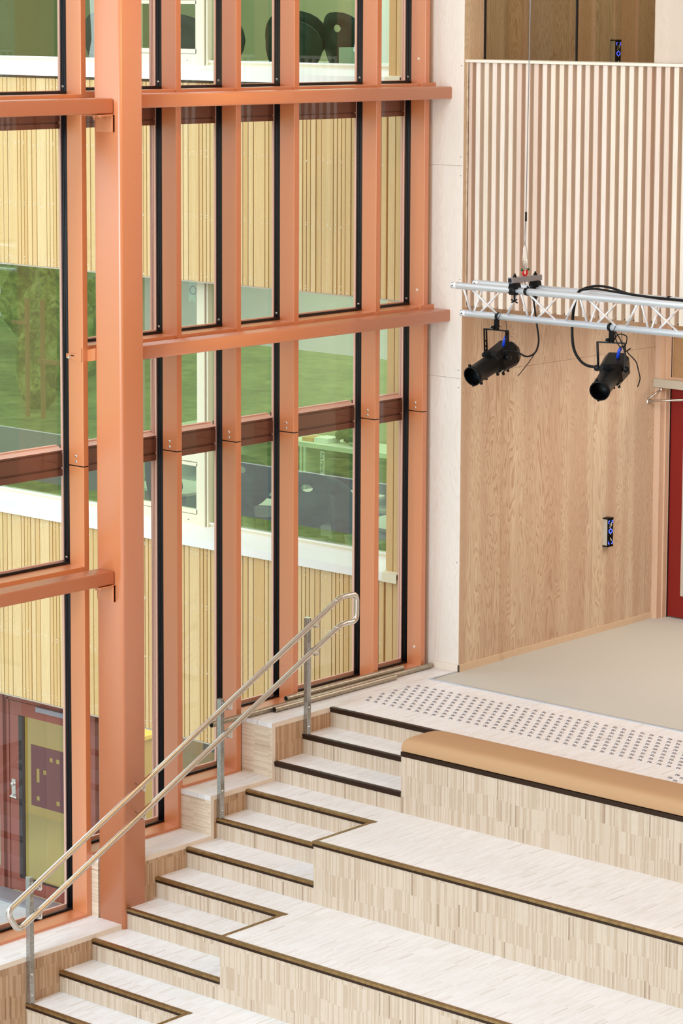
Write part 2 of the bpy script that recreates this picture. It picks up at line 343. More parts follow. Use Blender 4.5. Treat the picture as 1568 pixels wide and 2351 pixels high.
# ================================================================== stairs
stair = empty('staircase', (1.1, -1.8, -1.8), 'pale parquet stair flight with dark bronze nosings beside the glass wall', 'staircase')
def nosing(x0, x1, y, z, parent, dark):
    n = MB(); m = 1 if dark else 0
    n.box(x0, x1, y-0.006, y+0.026, z-0.004, z+0.0035, m)         # top leaf
    n.box(x0, x1, y-0.012, y-0.001, z-0.014, z+0.0035, m)
    n.box(x0, x1, y-0.008, y-0.001, z-0.034, z-0.014, 1)          # drop leaf
    return n.build('nosing', ['brass', 'nosedark'], parent, 0.0015)
for i in range(1, 14):
    y, z = -(i-1)*T, -(i-1)*H
    x0 = XC if i != 8 else 0.518
    if i > 1:
        tr = MB().box(x0 if i != 8 else 0.512, XS+(0.0), y, y+T, z-0.03, z)
        if i == 8: tr.box(XC, 0.512, y, -2.225, z-0.03, z) if y < -2.225 else None
        tr.build('tread', 'tread', stair)
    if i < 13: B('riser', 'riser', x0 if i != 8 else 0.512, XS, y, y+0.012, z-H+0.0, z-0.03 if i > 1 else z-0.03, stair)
    if i <= 12: nosing(x0-0.002, XS+(0.028 if i % 3 == 1 and i > 1 else 0) if i > 1 else XS+0.3, y, z, stair, i < 4)
# lower floor in front of the last tier
low = MB().box(XC, XR, -12, -12*T, -1.83, -1.8).box(XS, XR, -12*T, -11*T, -1.83, -1.8).build('floor', 'tread'); tag(low, 'pale parquet floor at the foot of the stairs', None, None, 'structure')
# seating tiers
tl = ['upholstered top tier of parquet seating beside the landing', 'middle parquet seating tier with bronze edge, second from the landing', 'lower parquet seating tier with bronze edge, third from the landing', 'lowest parquet seating tier at the foot of the stair']
for k in range(4):
    yf, yb, z = -(3*k+2)*T, -(3*k-1)*T, -0.45*k
    t = empty('seating_tier', (XS, yf, z-0.45), tl[k], 'seating tier', 'parquet seating tiers')
    if k: B('tier_top', 'tread', XS, XR, yf, yb, z-0.03, z, t)
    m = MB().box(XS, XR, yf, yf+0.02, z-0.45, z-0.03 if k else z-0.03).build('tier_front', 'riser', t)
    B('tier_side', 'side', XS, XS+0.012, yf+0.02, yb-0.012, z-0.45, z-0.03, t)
    if k:
        nosing(XS-0.006, XR, yf, z, t, False)
        MB().box(XS-0.008, XS+0.02, yf, yb-T, z-0.03, z+0.0038).build('side_nosing', 'brass', t, 0.0015)
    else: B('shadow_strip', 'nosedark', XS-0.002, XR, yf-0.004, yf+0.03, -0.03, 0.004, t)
# bench cushion
def cushion():
    prof0 = [(0.0, 0.004), (-0.006, 0.008), (-0.012, 0.035), (-0.008, 0.07), (0.006, 0.098), (0.035, 0.112), (0.08, 0.116), (0.2, 0.118), (0.34, 0.112), (0.385, 0.096), (0.405, 0.06), (0.41, 0.03), (0.405, 0.004)]
    rings = [(0.0, 0.93, 0.50), (0.008, 0.97, 0.72), (0.03, 0.99, 0.88), (0.07, 1, 0.96), (0.15, 1, 1.0)]
    xs = [XS+0.0+a for a, _, _ in rings]; sc = [(b, c) for _, b, c in rings]
    x = XS+0.4
    while x < XR: xs.append(x); sc.append((1, 1+0.015*math.sin(x*5))); x += 0.35
    vs = []; n = len(prof0)
    for x, (a, b) in zip(xs, sc): vs += [(x, -2*T-0.006+0.205+(p-0.205)*a, 0.004+q*b) for p, q in prof0]
    fs = [(i*n+k, i*n+(k+1) % n, (i+1)*n+(k+1) % n, (i+1)*n+k) for i in range(len(xs)-1) for k in range(n)]
    m = MB().add(vs, fs, 0, True).add(vs[:n], [tuple(range(n))], 0, True)
    o = m.build('bench_cushion', 'cushion'); s = o.modifiers.new('s', 'SUBSURF'); s.levels = s.render_levels = 2
    return tag(o, 'long tan upholstered bench cushion on the top tier', 'cushion')
cushion()
# curb stepping down along the glass
curb = empty('stepped_curb', (0.3, -1.5, -1.8), 'stepped parquet curb between glass wall and stairs with pale edge bands', 'curb')
lev = [(0.0, -0.66, 1.5), (-0.42, -1.32, -0.66), (-0.72, -2.225, -1.32), (-1.165, -6.0, -2.225)]
for k, (z, y0, y1) in enumerate(lev):
    zb = -1.8-0.3
    m = MB()
    if k == 2: m.box(0.03, 0.2465, y0, -2.0, z-0.035, z).box(0.03, XC-0.002, -2.0, y1, z-0.035, z)
    elif k: m.box(0.03, XC-0.002, y0, y1-0.0, z-0.035, z)
    if m.v: m.build('curb_top', 'tread', curb)
    if k != 2:
        B('edge_band', 'edge', XC-0.001, XC+0.001, y0+0.0, (y1 if k else -0.002), z-0.035, z-0.0, curb)
    else: B('edge_band', 'edge', XC-0.001, XC+0.001, -2.0, y1, z-0.035, z, curb)
    zl = (-0.42, -0.72, -1.165, -2.1)[k]
    if k < 3:
        x1 = XC if k < 2 else 0.247
        B('curb_end', 'curbend', 0.03, x1-0.002, y0, y0+0.035, zl, z-0.035, curb)
        if k < 2: B('edge_band', 'edge', XC-0.002, XC+0.001, y0+0.0, y0+0.035, zl-0.035, z-0.0351, curb)
    # side infill facing the steps
    B('curb_side', 'side', XC-0.03, XC, (y0+0.035 if k < 2 else (-2.0 if k == 2 else y0)), (y1 if k else 0.0)+(0.035 if 0 < k < 3 else 0), (-1.9 if k < 3 else -2.2), z-0.035, curb)
# ================================================================== curtain wall
win = empty('window_1', (0.0, -0.4, -1.2), 'full-height glass wall with salmon painted mullions and black gaskets', None, None, 'structure')
mull = [(-3.31, -3.26, -1.165), (-2.276, -2.227, -1.165), (-1.348, -1.297, -0.72), (-0.724, -0.672, -0.42), (-0.093, -0.038, 0.0), (0.854, 0.909, 0.0), (1.440, 1.493, 0.0)]
ZT = 7.2
for k, (a, b, z0) in enumerate(mull):
    jz = 2.115
    m = MB().prism(rr(0.03, 0.18, a, b, 0.004, 2), 'z', z0-0.02, jz-0.004).prism(rr(0.03, 0.18, a, b, 0.004, 2), 'z', jz+0.004, ZT)
    mu = m.build('mullion', 'orange', win)
    g = MB().box(-0.03, 0.03, a+0.004, b-0.004, z0, ZT)
    for xx in (-0.022, -0.006, 0.010, 0.022): g.tube([(xx, a+0.004, z0+0.02), (xx, a+0.004, ZT)], 0.0055, 8)
    g.build('gasket', 'black', mu)
    B('joint_gap', 'black', 0.04, 0.176, a+0.003, b-0.003, jz-0.01, jz+0.01, mu)
    cap = MB().box(-0.05, -0.03, a-0.004, b+0.004, z0-0.05, ZT).build('cover_cap', 'pinkcap', mu)
    if k in (2, 6):
        f = MB()
        for q, xx in enumerate((-0.056, -0.066) if k == 6 else (-0.058, -0.074, -0.088)): f.box(xx-0.004, xx+0.003, a-0.006+0.002*q, a+0.01, z0-0.02, ZT)
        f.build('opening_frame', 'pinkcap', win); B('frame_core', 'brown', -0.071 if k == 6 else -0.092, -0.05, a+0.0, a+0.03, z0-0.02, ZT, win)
    for zz in (2.145, 2.185):
        sc = MB().lathe([(0.011, 0), (0.0105, 0.004), (0.006, 0.0075), (0, 0.008)], (0.105, a, zz), (0, -1, 0), 10).build('screw', 'steel', mu)
    if k == 6:
        for zz in (0.17, 2.98+0.12, 4.95): MB().lathe([(0.012, 0), (0.011, 0.003), (0, 0.004)], (0.11, a, zz), (0, -1, 0), 12).build('plug', 'ledge', mu)
def transom(a, b, z, x1=0.18, hgt=0.06):
    t = B('transom', 'orange', 0.03, x1, a, b, z-hgt, z, win, 0.002)
    MB().box(0.0, 0.03, a, b, z-0.004, z+0.012).box(0.012, 0.026, a, b, z+0.012, z+0.02).build('gasket', 'black', t)
    B('cover_cap', 'pinkcap', -0.05, -0.03, a, b, z-0.05, z+0.022, t)
    for yy in (b-0.014,): MB().lathe([(0.009, 0), (0.009, 0.003), (0.005, 0.004)], (0.012, yy, z+0.05), (0, -1, 0), 10).build('drain_cap', 'steel', t)
    return t
bays = [(mull[i][1], mull[i+1][0]) for i in range(6)]
for k, (a, b) in enumerate(bays):
    left = k == 0
    for z in ((4.735, 1.40) if left else (4.755, 2.975)): transom(a, b, z)
    zs = (-1.165, -0.72, -0.42, 0, 0, 0)[k]
    s_ = B('sill', 'orange', 0.028, 0.184, a, b, zs-0.03, zs+0.022, win, 0.003)
    MB().box(-0.0, 0.03, a, b, zs, zs+0.031).box(0.01, 0.024, a, b, zs+0.031, zs+0.038).build('gasket', 'black', s_)
    B('cover_cap', 'pinkcap', -0.05, -0.03, a, b, zs-0.1, zs+0.052, s_)
    # outer transoms behind the glass
    dz = 0.0
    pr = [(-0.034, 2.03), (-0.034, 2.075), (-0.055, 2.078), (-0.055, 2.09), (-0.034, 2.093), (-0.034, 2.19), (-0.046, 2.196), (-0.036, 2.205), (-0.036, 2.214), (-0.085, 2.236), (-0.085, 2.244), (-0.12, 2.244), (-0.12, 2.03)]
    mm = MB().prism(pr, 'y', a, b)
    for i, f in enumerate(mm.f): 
        if i in (8, 9, 10): mm.mi[i] = 1  # sloped bead faces get their lit pale pink as colour
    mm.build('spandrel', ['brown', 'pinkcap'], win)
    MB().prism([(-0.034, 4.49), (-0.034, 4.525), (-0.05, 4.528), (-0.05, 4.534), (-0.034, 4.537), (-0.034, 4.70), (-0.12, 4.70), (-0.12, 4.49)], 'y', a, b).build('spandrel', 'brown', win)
    # panes
    zz = [zs] + ([1.40, 4.735] if left else [2.975, 4.755]) + [ZT]
    for q in range(3):
        B('pane', 'glass', -0.0305, -0.0295, a-0.003, b+0.003, zz[q]+0.02, zz[q+1]-0.02, win)
# further bays of the same facade, left of the frame
prev = mull[0][0]
for y in (-4.25, -5.20, -6.15):
    m = MB().prism(rr(0.03, 0.18, y, y+0.05, 0.004, 2), 'z', -1.185, ZT).build('mullion', 'orange', win)
    B('gasket', 'black', -0.03, 0.03, y+0.004, y+0.046, -1.165, ZT, m); B('cover_cap', 'pinkcap', -0.05, -0.03, y-0.004, y+0.054, -1.2, ZT, m)
    for z in (4.735, 1.40): transom(y+0.05, prev, z)
    B('sill', 'orange', 0.028, 0.184, y+0.05, prev, -1.195, -1.143, win)
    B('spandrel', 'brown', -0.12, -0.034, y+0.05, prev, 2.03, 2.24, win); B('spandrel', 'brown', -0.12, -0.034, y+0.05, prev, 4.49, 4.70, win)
    for z0, z1 in ((-1.14, 1.38), (1.42, 4.715), (4.755, ZT)): B('pane', 'glass', -0.0305, -0.0295, y+0.047, prev+0.003, z0, z1, win)
    prev = y
# plinth below glass, and dark under sill
wl = MB()
for (z, y0, y1) in lev: wl.box(-0.11, 0.025, y0, y1, -3.4, z-0.05)
tag(wl.build('wall_left', 'brown'), 'low solid wall below the glass facade', None, None, 'structure')
# column
colm = empty('steel_column', (0.38, -2.11, -1.2), 'square salmon painted steel column with rounded corners at the stair edge', 'column')
m = MB().prism(rr(0.247, 0.514, -2.225, -2.0, 0.026, 6), 'z', -1.2, ZT, 0, True).build('shaft', 'column', colm)
# crossbeams
def beam(lab, x0, x1, y0, y1, z0, z1):
    o = MB().prism(rr(x0, x1, z0, z1, 0.012, 4), 'y', y0, y1, 0, True).build('crossbeam', 'column'); return tag(o, lab, 'beam', 'salmon crossbeams along the glass wall')
beam('upper salmon steel crossbeam between column and timber pillar', 0.20, 0.365, -1.998, 1.548, 4.636, 4.734)
beam('lower salmon steel crossbeam between column and timber pillar', 0.20, 0.367, -1.998, 1.548, 2.857, 2.953)
b1 = beam('upper salmon steel crossbeam ending left of the column on an angle bracket', 0.288, 0.455, -6, -2.236, 4.607, 4.713)
b2 = beam('lower salmon steel crossbeam ending left of the column on an angle bracket', 0.275, 0.438, -6, -2.236, 1.302, 1.396)
for z in (4.605, 1.30):
    x0 = 0.29 if z > 2 else 0.272
    br = MB().box(x0, x0+0.172, -2.242, -2.226, z-0.125, z-0.002).box(x0, x0+0.172, -2.37, -2.242, z-0.014, z-0.002).box(x0+0.16, x0+0.172, -2.25, -2.226, z-0.125, z).build('angle_bracket', 'column', colm, 0.002)
    for xx in (x0+0.05, x0+0.11): MB().lathe([(0.014, 0), (0.014, 0.012), (0.007, 0.013), (0.007, 0.03), (0, 0.03)], (xx, -2.30, z-0.014), (0, 0, -1), 6).build('bolt', 'column', br)
# right side small plates under right beams
for z in (4.63, 2.852): B('support_plate', 'column', 0.26, 0.37, -2.0, -1.93, z-0.008, z+0.004, colm)
# small hook plate fixed to mullion, left of the column
hk = MB().prism([(0.172, 2.943), (0.258, 2.963), (0.258, 2.875), (0.172, 2.86)], 'y', -2.226-0.004, -2.214).build('fixing_plate', 'orange', colm)
hk2 = MB().prism([(0.02, 2.912), (0.12, 2.915), (0.175, 2.96), (0.175, 2.862), (0.02, 2.878)], 'y', -2.286, -2.279).build('fixing_plate', 'orange', colm)
MB().lathe([(0.012, 0), (0.012, 0.006), (0.006, 0.01), (0, 0.01)], (0.05, -2.286, 2.885), (0, -1, 0), 10).build('bolt', 'steel', hk2)
B('slot', 'nosedark', 0.065, 0.10, -2.2875, -2.286, 2.897, 2.904, hk2)
# joint plates next to each mullion
for k in range(2, 6):
    for z in (4.758, 2.978):
        B('joint_plate', 'orange', 0.18, 0.195, mull[k][1]-0.06, mull[k][1]+0.16, z-0.035, z-0.022+0.012, win)
for z in (4.762, 2.985): B('joint_plate', 'orange', 0.18, 0.2, 1.38, 1.548, z-0.035, z, win)

# ================================================================== pillar and corridor wall, balcony
pil = empty('wall_back', (0.3, 1.6, 0), 'whitewashed plywood pillar face beside the glass wall', None, None, 'structure')
zc = [-0.0, 2.404, 4.108, ZT]
for q in range(3): B('plywood_panel', 'plypale', 0.03, XC-0.001, 1.55, 1.575, zc[q]+0.001, zc[q+1]-0.001, pil)
B('core', 'base', 0.0, XC-0.002, 1.575, 2.06, -0.03, ZT, pil)
B('baseboard_back', 'edge', 0.18, XC+0.012, 1.536, 1.55, 0.0, 0.06, pil, 0.002)
for zq in (0.9, 2.33, 2.47, 3.2, 4.03, 4.18, 4.9): MB().lathe([(0.004, 0), (0.004, 0.001), (0, 0.001)], (0.462, 1.55, zq), (0, -1, 0), 8).build('nail', 'nosedark', pil)
cor = empty('wall_left', (XC, 3, 0), 'warm larch plywood corridor wall under the balcony', None, None, 'structure')
B('plywood_panel', 'ply_y', XC-0.018, XC, 1.552, 2.07, 0.0, ZT, cor)
segs = [(2.07, 2.405), (2.405, 3.37), (3.37, 4.262)]
for a, b in segs:
    for z0, z1 in ((0.0, 2.425), (2.425, ZT)): B('plywood_panel', 'ply_y', 0.44, 0.47, a+0.001, b-0.001, z0+0.001, z1-0.001, cor)
MB().box(XC, XC+0.012, 1.536, 2.08, 0, 0.06).box(0.47, 0.482, 2.08, 4.262, 0, 0.055).build('baseboard_left', 'base', cor, 0.002)
# end wall with door
end = empty('wall_end', (1.5, 4.5, 0), 'plywood end wall of the corridor around the red door', None, None, 'structure')
B('lining', 'ply_x', 1.75, XR, 4.42, 4.5, 0, 2.98, end); B('lining', 'ply_x', 0.45, 1.75, 4.46, 4.5, 2.8, 2.98, end)
dr = empty('door_1', (1.1, 4.38, 0), 'red corridor door with glazed panel and grey closer', None, None, 'structure')
MB().box(0.455, 0.53, 4.262, 4.30, 0, 2.98).box(0.50, 0.53, 4.30, 4.385, 0, 2.98).build('architrave', 'jamb', dr, 0.002)
MB().box(0.53, 0.545, 4.33, 4.42, 0, 2.98).box(0.53, 0.552, 4.385, 4.42, 0, 2.98).box(0.552, 1.72, 4.385, 4.42, 2.06, 2.15).box(1.58, 1.75, 4.385, 4.46, 0, 2.98).build('door_frame', 'jamb', dr, 0.002)
lf = MB().box(0.556, 0.70, 4.395, 4.44, 0.012, 2.06).box(1.43, 1.578, 4.395, 4.44, 0.012, 2.06).box(0.70, 1.43, 4.395, 4.44, 0.012, 0.235).box(0.70, 1.43, 4.395, 4.44, 1.955, 2.06).build('leaf', 'redoor', dr, 0.001)
MB().box(0.695, 0.728, 4.387, 4.395, 0.21, 1.97).box(1.40, 1.435, 4.387, 4.395, 0.21, 1.97).box(0.728, 1.40, 4.387, 4.395, 0.21, 0.24).box(0.728, 1.40, 4.387, 4.395, 1.94, 1.97).build('glazing_bead', 'greytrim', lf)
MB().box(0.728, 0.738, 4.39, 4.40, 0.24, 1.94).box(1.39, 1.40, 4.39, 4.40, 0.24, 1.94).build('gasket', 'black', lf)
B('pane', 'tint', 0.738, 1.39, 4.41, 4.412, 0.24, 1.94, lf); B('pane', 'tint', 0.555, 1.58, 4.41, 4.412, 2.15, 2.9, dr)
MB().box(0.548, 0.556, 4.392, 4.40, 2.15, 2.95).box(0.55, 0.556, 4.384, 4.395, 0, 2.06).build('gasket', 'black', dr)
cl = MB().box(0.46, 1.5, 4.24, 4.30, 2.07, 2.145).build('closer_rail', 'greytrim', dr, 0.004)
MB().tube([(0.54, 4.24, 2.05), (0.46, 4.16, 1.96)], 0.008, 8).tube([(0.46, 4.16, 1.955), (0.80, 4.25, 1.985)], 0.010, 8).lathe([(0.018, -0.03), (0.018, 0.03), (0, 0.03)], (0.46, 4.16, 1.955), (0, 0, 1), 10).lathe([(0.014, 0), (0.014, 0.03), (0, 0.03)], (0.54, 4.26, 2.045), (0, 0, 1), 10).build('closer_arm', 'steel', cl)
MB().box(0.3, 2.6, 5.9, 6.0, 0, 3).box(0.3, 0.44, 4.5, 5.9, 0, 3).box(2.5, 2.6, 4.5, 5.9, 0, 3).box(0.3, 2.6, 4.5, 6.0, 3.0, 3.1).build('wall_far', 'ply_x')['kind'] = 'structure'
bpy.data.objects['wall_far']['label'] = 'pale wall seen through the red door glass'
# balcony
bal = empty('balcony', (1.5, 1.7, 2.98), 'balcony parapet clad in pale vertical pine slats', 'balcony')
B('backing', 'slatback', XC+0.0, XR, 1.635, 1.66, 3.0, 4.93, bal)
B('soffit', 'ply_x', XC, XR, 1.66, 4.5, 2.98, 3.02, bal)
B('handrail_ledge', 'ledge', XC-0.012, XR, 1.565, 1.80, 4.928, 4.95, bal, 0.003)
B('edge_slat', 'ply_y', XC+0.0, XC+0.022, 1.59, 1.635, 2.98, 4.928, bal)
sl = MB().box(0, 0.042, 0, 0.045, 0, 1).build('slat', 'slat', bal)
xs_ = 0.4985; i = 0; base = bal.location.copy()
while xs_ < XR-0.05:
    dx = random.uniform(-0.0012, 0.0012)
    if i == 0: sl.location = Vector((xs_, 1.59, 2.99))-base; sl.scale = (1, 1, 1.937)
    else: share(sl, 'slat', Vector((xs_+dx, 1.59, 2.99))-base, bal, (1, 1, 1.937))
    xs_ += 0.0826; i += 1
B('backing', 'ply_x', 0.47, XR, 1.66, 1.70, 2.985, 3.05, bal)
# glazing above the parapet
gz = empty('window_2', (1.3, 1.8, 4.95), 'frameless tinted glazing above the balcony ledge', None, None, 'structure')
B('pane', 'tint', 0.49, 1.40, 1.80, 1.81, 4.95, ZT, gz); B('pane', 'tint', 1.408, 2.15, 1.80, 1.81, 4.95, ZT, gz)
MB().box(1.399, 1.409, 1.794, 1.815, 4.95, ZT).box(0.489, 0.497, 1.794, 1.815, 4.95, ZT).build('joint_seal', 'black', gz)
wr = empty('wall_right', (3.5, 1.8, 4.95), 'whitewashed plywood wall above the balcony ledge', None, None, 'structure')
B('plywood_panel', 'plyrose', 2.155, XR, 1.79, 1.83, 4.951, ZT, wr); B('reveal', 'ply_y', 2.150, 2.158, 1.793, 1.9, 4.951, ZT, wr)
uf = B('floor', 'carpet', 0.47, XR, 1.80, 4.5, 3.9, 4.0); tag(uf, 'upper corridor floor behind the parapet', None, None, 'structure')
uw = B('wall_back', 'ply_x', 0.45, XR, 4.45, 4.5, 4.0, ZT); tag(uw, 'upper corridor end wall behind the glazing', None, None, 'structure')
# door control panels
def control(z, lab):
    t = empty('door_sensor', (0.5, 3.565, z), lab, 'sensor panel', 'black sensor panels on plywood walls')
    x0, x1, y0, y1 = 0.47, 0.525, 3.525, 3.60
    B('housing', 'greytrim', x0, x1-0.008, y0+0.002, y1-0.002, z+0.006, z+0.238, t, 0.002)
    hs = B('face', 'matblack', x1-0.008, x1, y0, y1, z, z+0.245, t, 0.001)
    MB().prism([(x0, y0-0.003), (x1+0.002, y0-0.003), (x1+0.004, (y0+y1)/2), (x1+0.002, y1+0.003), (x0, y1+0.003)], 'z', z+0.236, z+0.248).build('end_cap', 'matblack', t)
    MB().prism([(x0, y0-0.003), (x1+0.002, y0-0.003), (x1+0.002, y1+0.003), (x0, y1+0.003)], 'z', z-0.004, z+0.006).build('end_cap', 'matblack', t)
    cy, cz = (y0+y1)/2, z+0.132
    ring = [(x1+0.001, cy+0.023*math.cos(a), cz+0.017*math.sin(a)) for a in [2*math.pi*k/20 for k in range(21)]]
    MB().tube(ring, 0.0032, 6).build('light_ring', 'blue', hs)
    c = MB()
    for sy in (-1, 1):
        for sz in (-1, 1):
            yy, zz = cy+sy*0.028, z+0.122+sz*0.10
            c.box(x1, x1+0.0015, yy-0.003, yy+0.003, zz, zz-sz*0.022).box(x1, x1+0.0015, yy, yy-sy*0.014, zz-0.003, zz+0.003)
    c.build('corner_light', 'blue', hs)['kind'] = 'stuff'
    g = MB().box(x1, x1+0.0015, cy+0.010, cy+0.016, z+0.175, z+0.21)
    g.prism([(cy-0.016, z+0.16), (cy-0.004, z+0.166), (cy-0.006, z+0.182), (cy-0.004, z+0.20), (cy-0.012, z+0.20), (cy-0.010, z+0.18)], 'x', x1, x1+0.0015)
    g.prism([(cy-0.008, z+0.158), (cy+0.008, z+0.158), (cy, z+0.151)], 'x', x1, x1+0.0015).prism([(cy-0.008, z+0.103), (cy+0.008, z+0.103), (cy, z+0.110)], 'x', x1, x1+0.0015)
    g.prism([(cy-0.002, z+0.075), (cy+0.008, z+0.068), (cy+0.018, z+0.05), (cy+0.010, z+0.046), (cy+0.0, z+0.062)], 'x', x1, x1+0.0015)
    g.build('hand_symbol', 'whitepl', hs)['kind'] = 'stuff'
control(0.755, 'black touchless door sensor with blue ring on the lower corridor wall')
control(4.853, 'black touchless door sensor behind the balcony glass, cut by the ledge')

# ================================================================== handrail
hr = empty('handrail', (0.6, -1.5, -1.5), 'double stainless steel handrail on square posts along the stair curb', 'handrail')
XH = 0.602
up0, up1, up2 = (XH, -3.405, -0.757), (XH, -0.022, 0.884), (XH, 0.166, 0.882)
lo0, lo1, lo2 = (XH, -3.305, -0.912), (XH, -0.012, 0.672), (XH, 0.166, 0.669)
mid = Vector(up0)*0.5+Vector(up1)*0.5
pts = [mid, up0, lo0, lo1, lo2, up2, up1, mid]
pts = fillet(pts, 0.055, 6)
MB().tube(pts, 0.0212, 16, cap=False).build('rail', 'steel', hr)
def ring(p, d):
    d = Vector(d).normalized(); p = Vector(p)
    return MB().tube([p-d*0.004, p+d*0.004], 0.0222, 16)
for p, d in (((XH, -0.075, 0.858), (0, 1, .48)), ((XH, 0.03, 0.884), (0, 1, 0)), ((XH, -0.065, 0.646), (0, 1, .48)), ((XH, 0.04, 0.671), (0, 1, 0))): ring(p, d).build('weld_collar', 'steel', hr)
for (y, z0, zt) in ((-1.256, -0.607, 0.300), (-0.312, -0.157, 0.755), (-3.135, -1.507, -0.60)):
    ps = MB().prism(rr(XC+0.002, XC+0.042, y, y+0.04, 0.003, 2), 'z', z0+0.0, zt).build('post', 'darksteel', hr)
    B('post_cap', 'steel', XC+0.0015, XC+0.0425, y-0.0005, y+0.0405, zt, zt+0.002, ps)
    for zz in (z0+0.07, z0+0.22): MB().lathe([(0.009, 0), (0.008, 0.004), (0, 0.006)], (XC+0.042, y+0.02, zz), (1, 0, 0), 10).build('screw', 'steel', ps)
    for a, b in ((up0, up1), (lo0, lo1)):
        s_ = (y+0.02-a[1])/(b[1]-a[1]); zr = a[2]+s_*(b[2]-a[2])
        MB().tube(fillet([(XC+0.042, y+0.035, zr-0.065), (XH+0.0, y+0.045, zr-0.06), (XH, y+0.045, zr-0.015)], 0.012, 3), 0.006, 8).tube([(XC+0.042, y+0.035, zr-0.02), (XH-0.005, y+0.045, zr-0.055)], 0.005, 8).build('bracket', 'steel', ps)
for a, b in ((up0, up1), (lo0, lo1)):
    y = -2.11; s_ = (y-a[1])/(b[1]-a[1]); zr = a[2]+s_*(b[2]-a[2])
    MB().tube(fillet([(0.512, y-0.0, zr-0.07), (XH+0.0, y+0.012, zr-0.06), (XH, y+0.012, zr-0.015)], 0.012, 3), 0.006, 8).tube([(0.512, y, zr-0.02), (XH-0.005, y+0.01, zr-0.055)], 0.005, 8).build('bracket', 'steel', hr)
# pipes
def pipe(lab, x, z, y0, y1, r=0.0225):
    m = MB().tube([(x, y0, z), (x, y1, z)], r, 20, cap=False)
    m.tube([(x, y0, z), (x, y1, z)], r-0.003, 20, cap=False)
    n = 20
    for y in (y0, y1):
        vs = [(x+q*math.cos(2*math.pi*k/n), y, z+q*math.sin(2*math.pi*k/n)) for q in (r, r-0.003) for k in range(n)]
        m.add(vs, [(k, (k+1) % n, n+(k+1) % n, n+k) for k in range(n)])
    return tag(m.build('steel_pipe', 'pipe'), lab, 'pipe', 'loose steel pipes lying along the glass wall')
pipe('front loose steel pipe with open end lying by the glass wall', 0.276, 0.0227, -0.41, 1.01)
pipe('longest steel pipe lying by the glass wall and overhanging the curb', 0.231, 0.0227, -1.05, 1.50)
pipe('short steel pipe wedged between the longest pipe and the sill', 0.2035, 0.058, -0.20, 1.18)

# ================================================================== truss
tr = empty('lighting_truss', (2.9, 0.17, 3.34), 'triangular aluminium lighting truss hanging above the landing', 'truss')
YF, YB, YM, ZTT, ZTB = 0.05, 0.29, 0.17, 3.342, 3.128
def chord(y, z, x0):
    return MB().tube([(x0+0.05, y, z), (XR, y, z)], 0.025, 20).tube([(x0, y, z), (x0+0.052, y, z)], 0.0228, 20).tube([(x0+0.045, y, z), (x0+0.053, y, z)], 0.0262, 20).build('chord', 'alu', tr)
for y, z, x0 in ((YF, ZTT, 1.615), (YB, ZTT, 1.63), (YM, ZTB, 1.607)): 
    c = chord(y, z, x0); MB().lathe([(0.006, 0), (0.006, 0.002), (0, 0.002)], (x0+0.022, y-0.0225, z), (0, -1, 0), 8).build('pin_hole', 'black', c)
x = 1.70
P_ = 0.53
for y in (YF, YB):
    sgn = 1
    x = 1.70 if y == YF else 1.70
    first_ = True
    nodes_b = [x+0.02]; k = 0
    # lattice: short post then repeated V's of period P_
    m_ = 0
    a = x
    while a < XR-0.5:
        if y == YF:
            prs = [((a+0.015, ZTT), (a+0.015+0.03 if False else a+0.02, ZTB))]
            segs_ = [((a+0.02, YF, ZTT), (a+0.005, YM, ZTB)), ((a+0.075, YF, ZTT), (a+0.27, YM, ZTB)), ((a+0.53, YF, ZTT), (a+0.33, YM, ZTB))]
        else:
            segs_ = [((a+0.03, YB, ZTT), (a+0.02, YM, ZTB)), ((a+0.23, YB, ZTT), (a+0.07, YM, ZTB)), ((a+0.36, YB, ZTT), (a+0.56, YM, ZTB))]
            segs_ = segs_[:2]
        for s0, s1 in segs_: MB().tube([s0, s1], 0.0083, 10).build('brace', 'alu', tr)
        a += P_
# black tape and clamps on chords
for x, y, z in ((2.31, YF, ZTT), (1.955, YM, ZTB), (2.965, YM, ZTB), (3.38, YF+0.24, ZTT)):
    MB().tube([(x-0.012, y, z), (x+0.012, y, z)], 0.0285, 16).build('clamp_band', 'matblack', tr)
# spreader bar on top
sb = MB().prism(rr(2.178, 2.218, 3.398, 3.438, 0.003, 2), 'y', -0.005, 0.345).build('spreader_bar', 'greymetal', tr)
B('bar_hole', 'black', 2.183, 2.213, -0.0062, -0.0048, 3.403, 3.433, sb)
for y in (YF, YB):
    MB().prism([(2.165, 3.398), (2.232, 3.398), (2.25, 3.33), (2.225, 3.31), (2.17, 3.31), (2.15, 3.33)], 'y', y-0.022, y+0.022).tube([(2.17, y, ZTT), (2.225, y, ZTT)], 0.032, 14).tube([(2.198, y, 3.33), (2.198, y, 3.26)], 0.007, 8).tube([(2.17, y, 3.275), (2.225, y, 3.255)], 0.006, 6).tube([(2.175, y, 3.255), (2.22, y, 3.28)], 0.006, 6).build('truss_clamp', 'matblack', tr)
    MB().lathe([(0.014, 0), (0.014, 0.012), (0.008, 0.014), (0.007, 0.026), (0, 0.027)], (2.198, y, 3.438), (0, 0, 1), 8).build('bolt', 'matblack', sb)
MB().tube([(2.198, 0.17, 3.40), (2.198, 0.17, 3.375)], 0.008, 8).build('bolt', 'steel', sb)
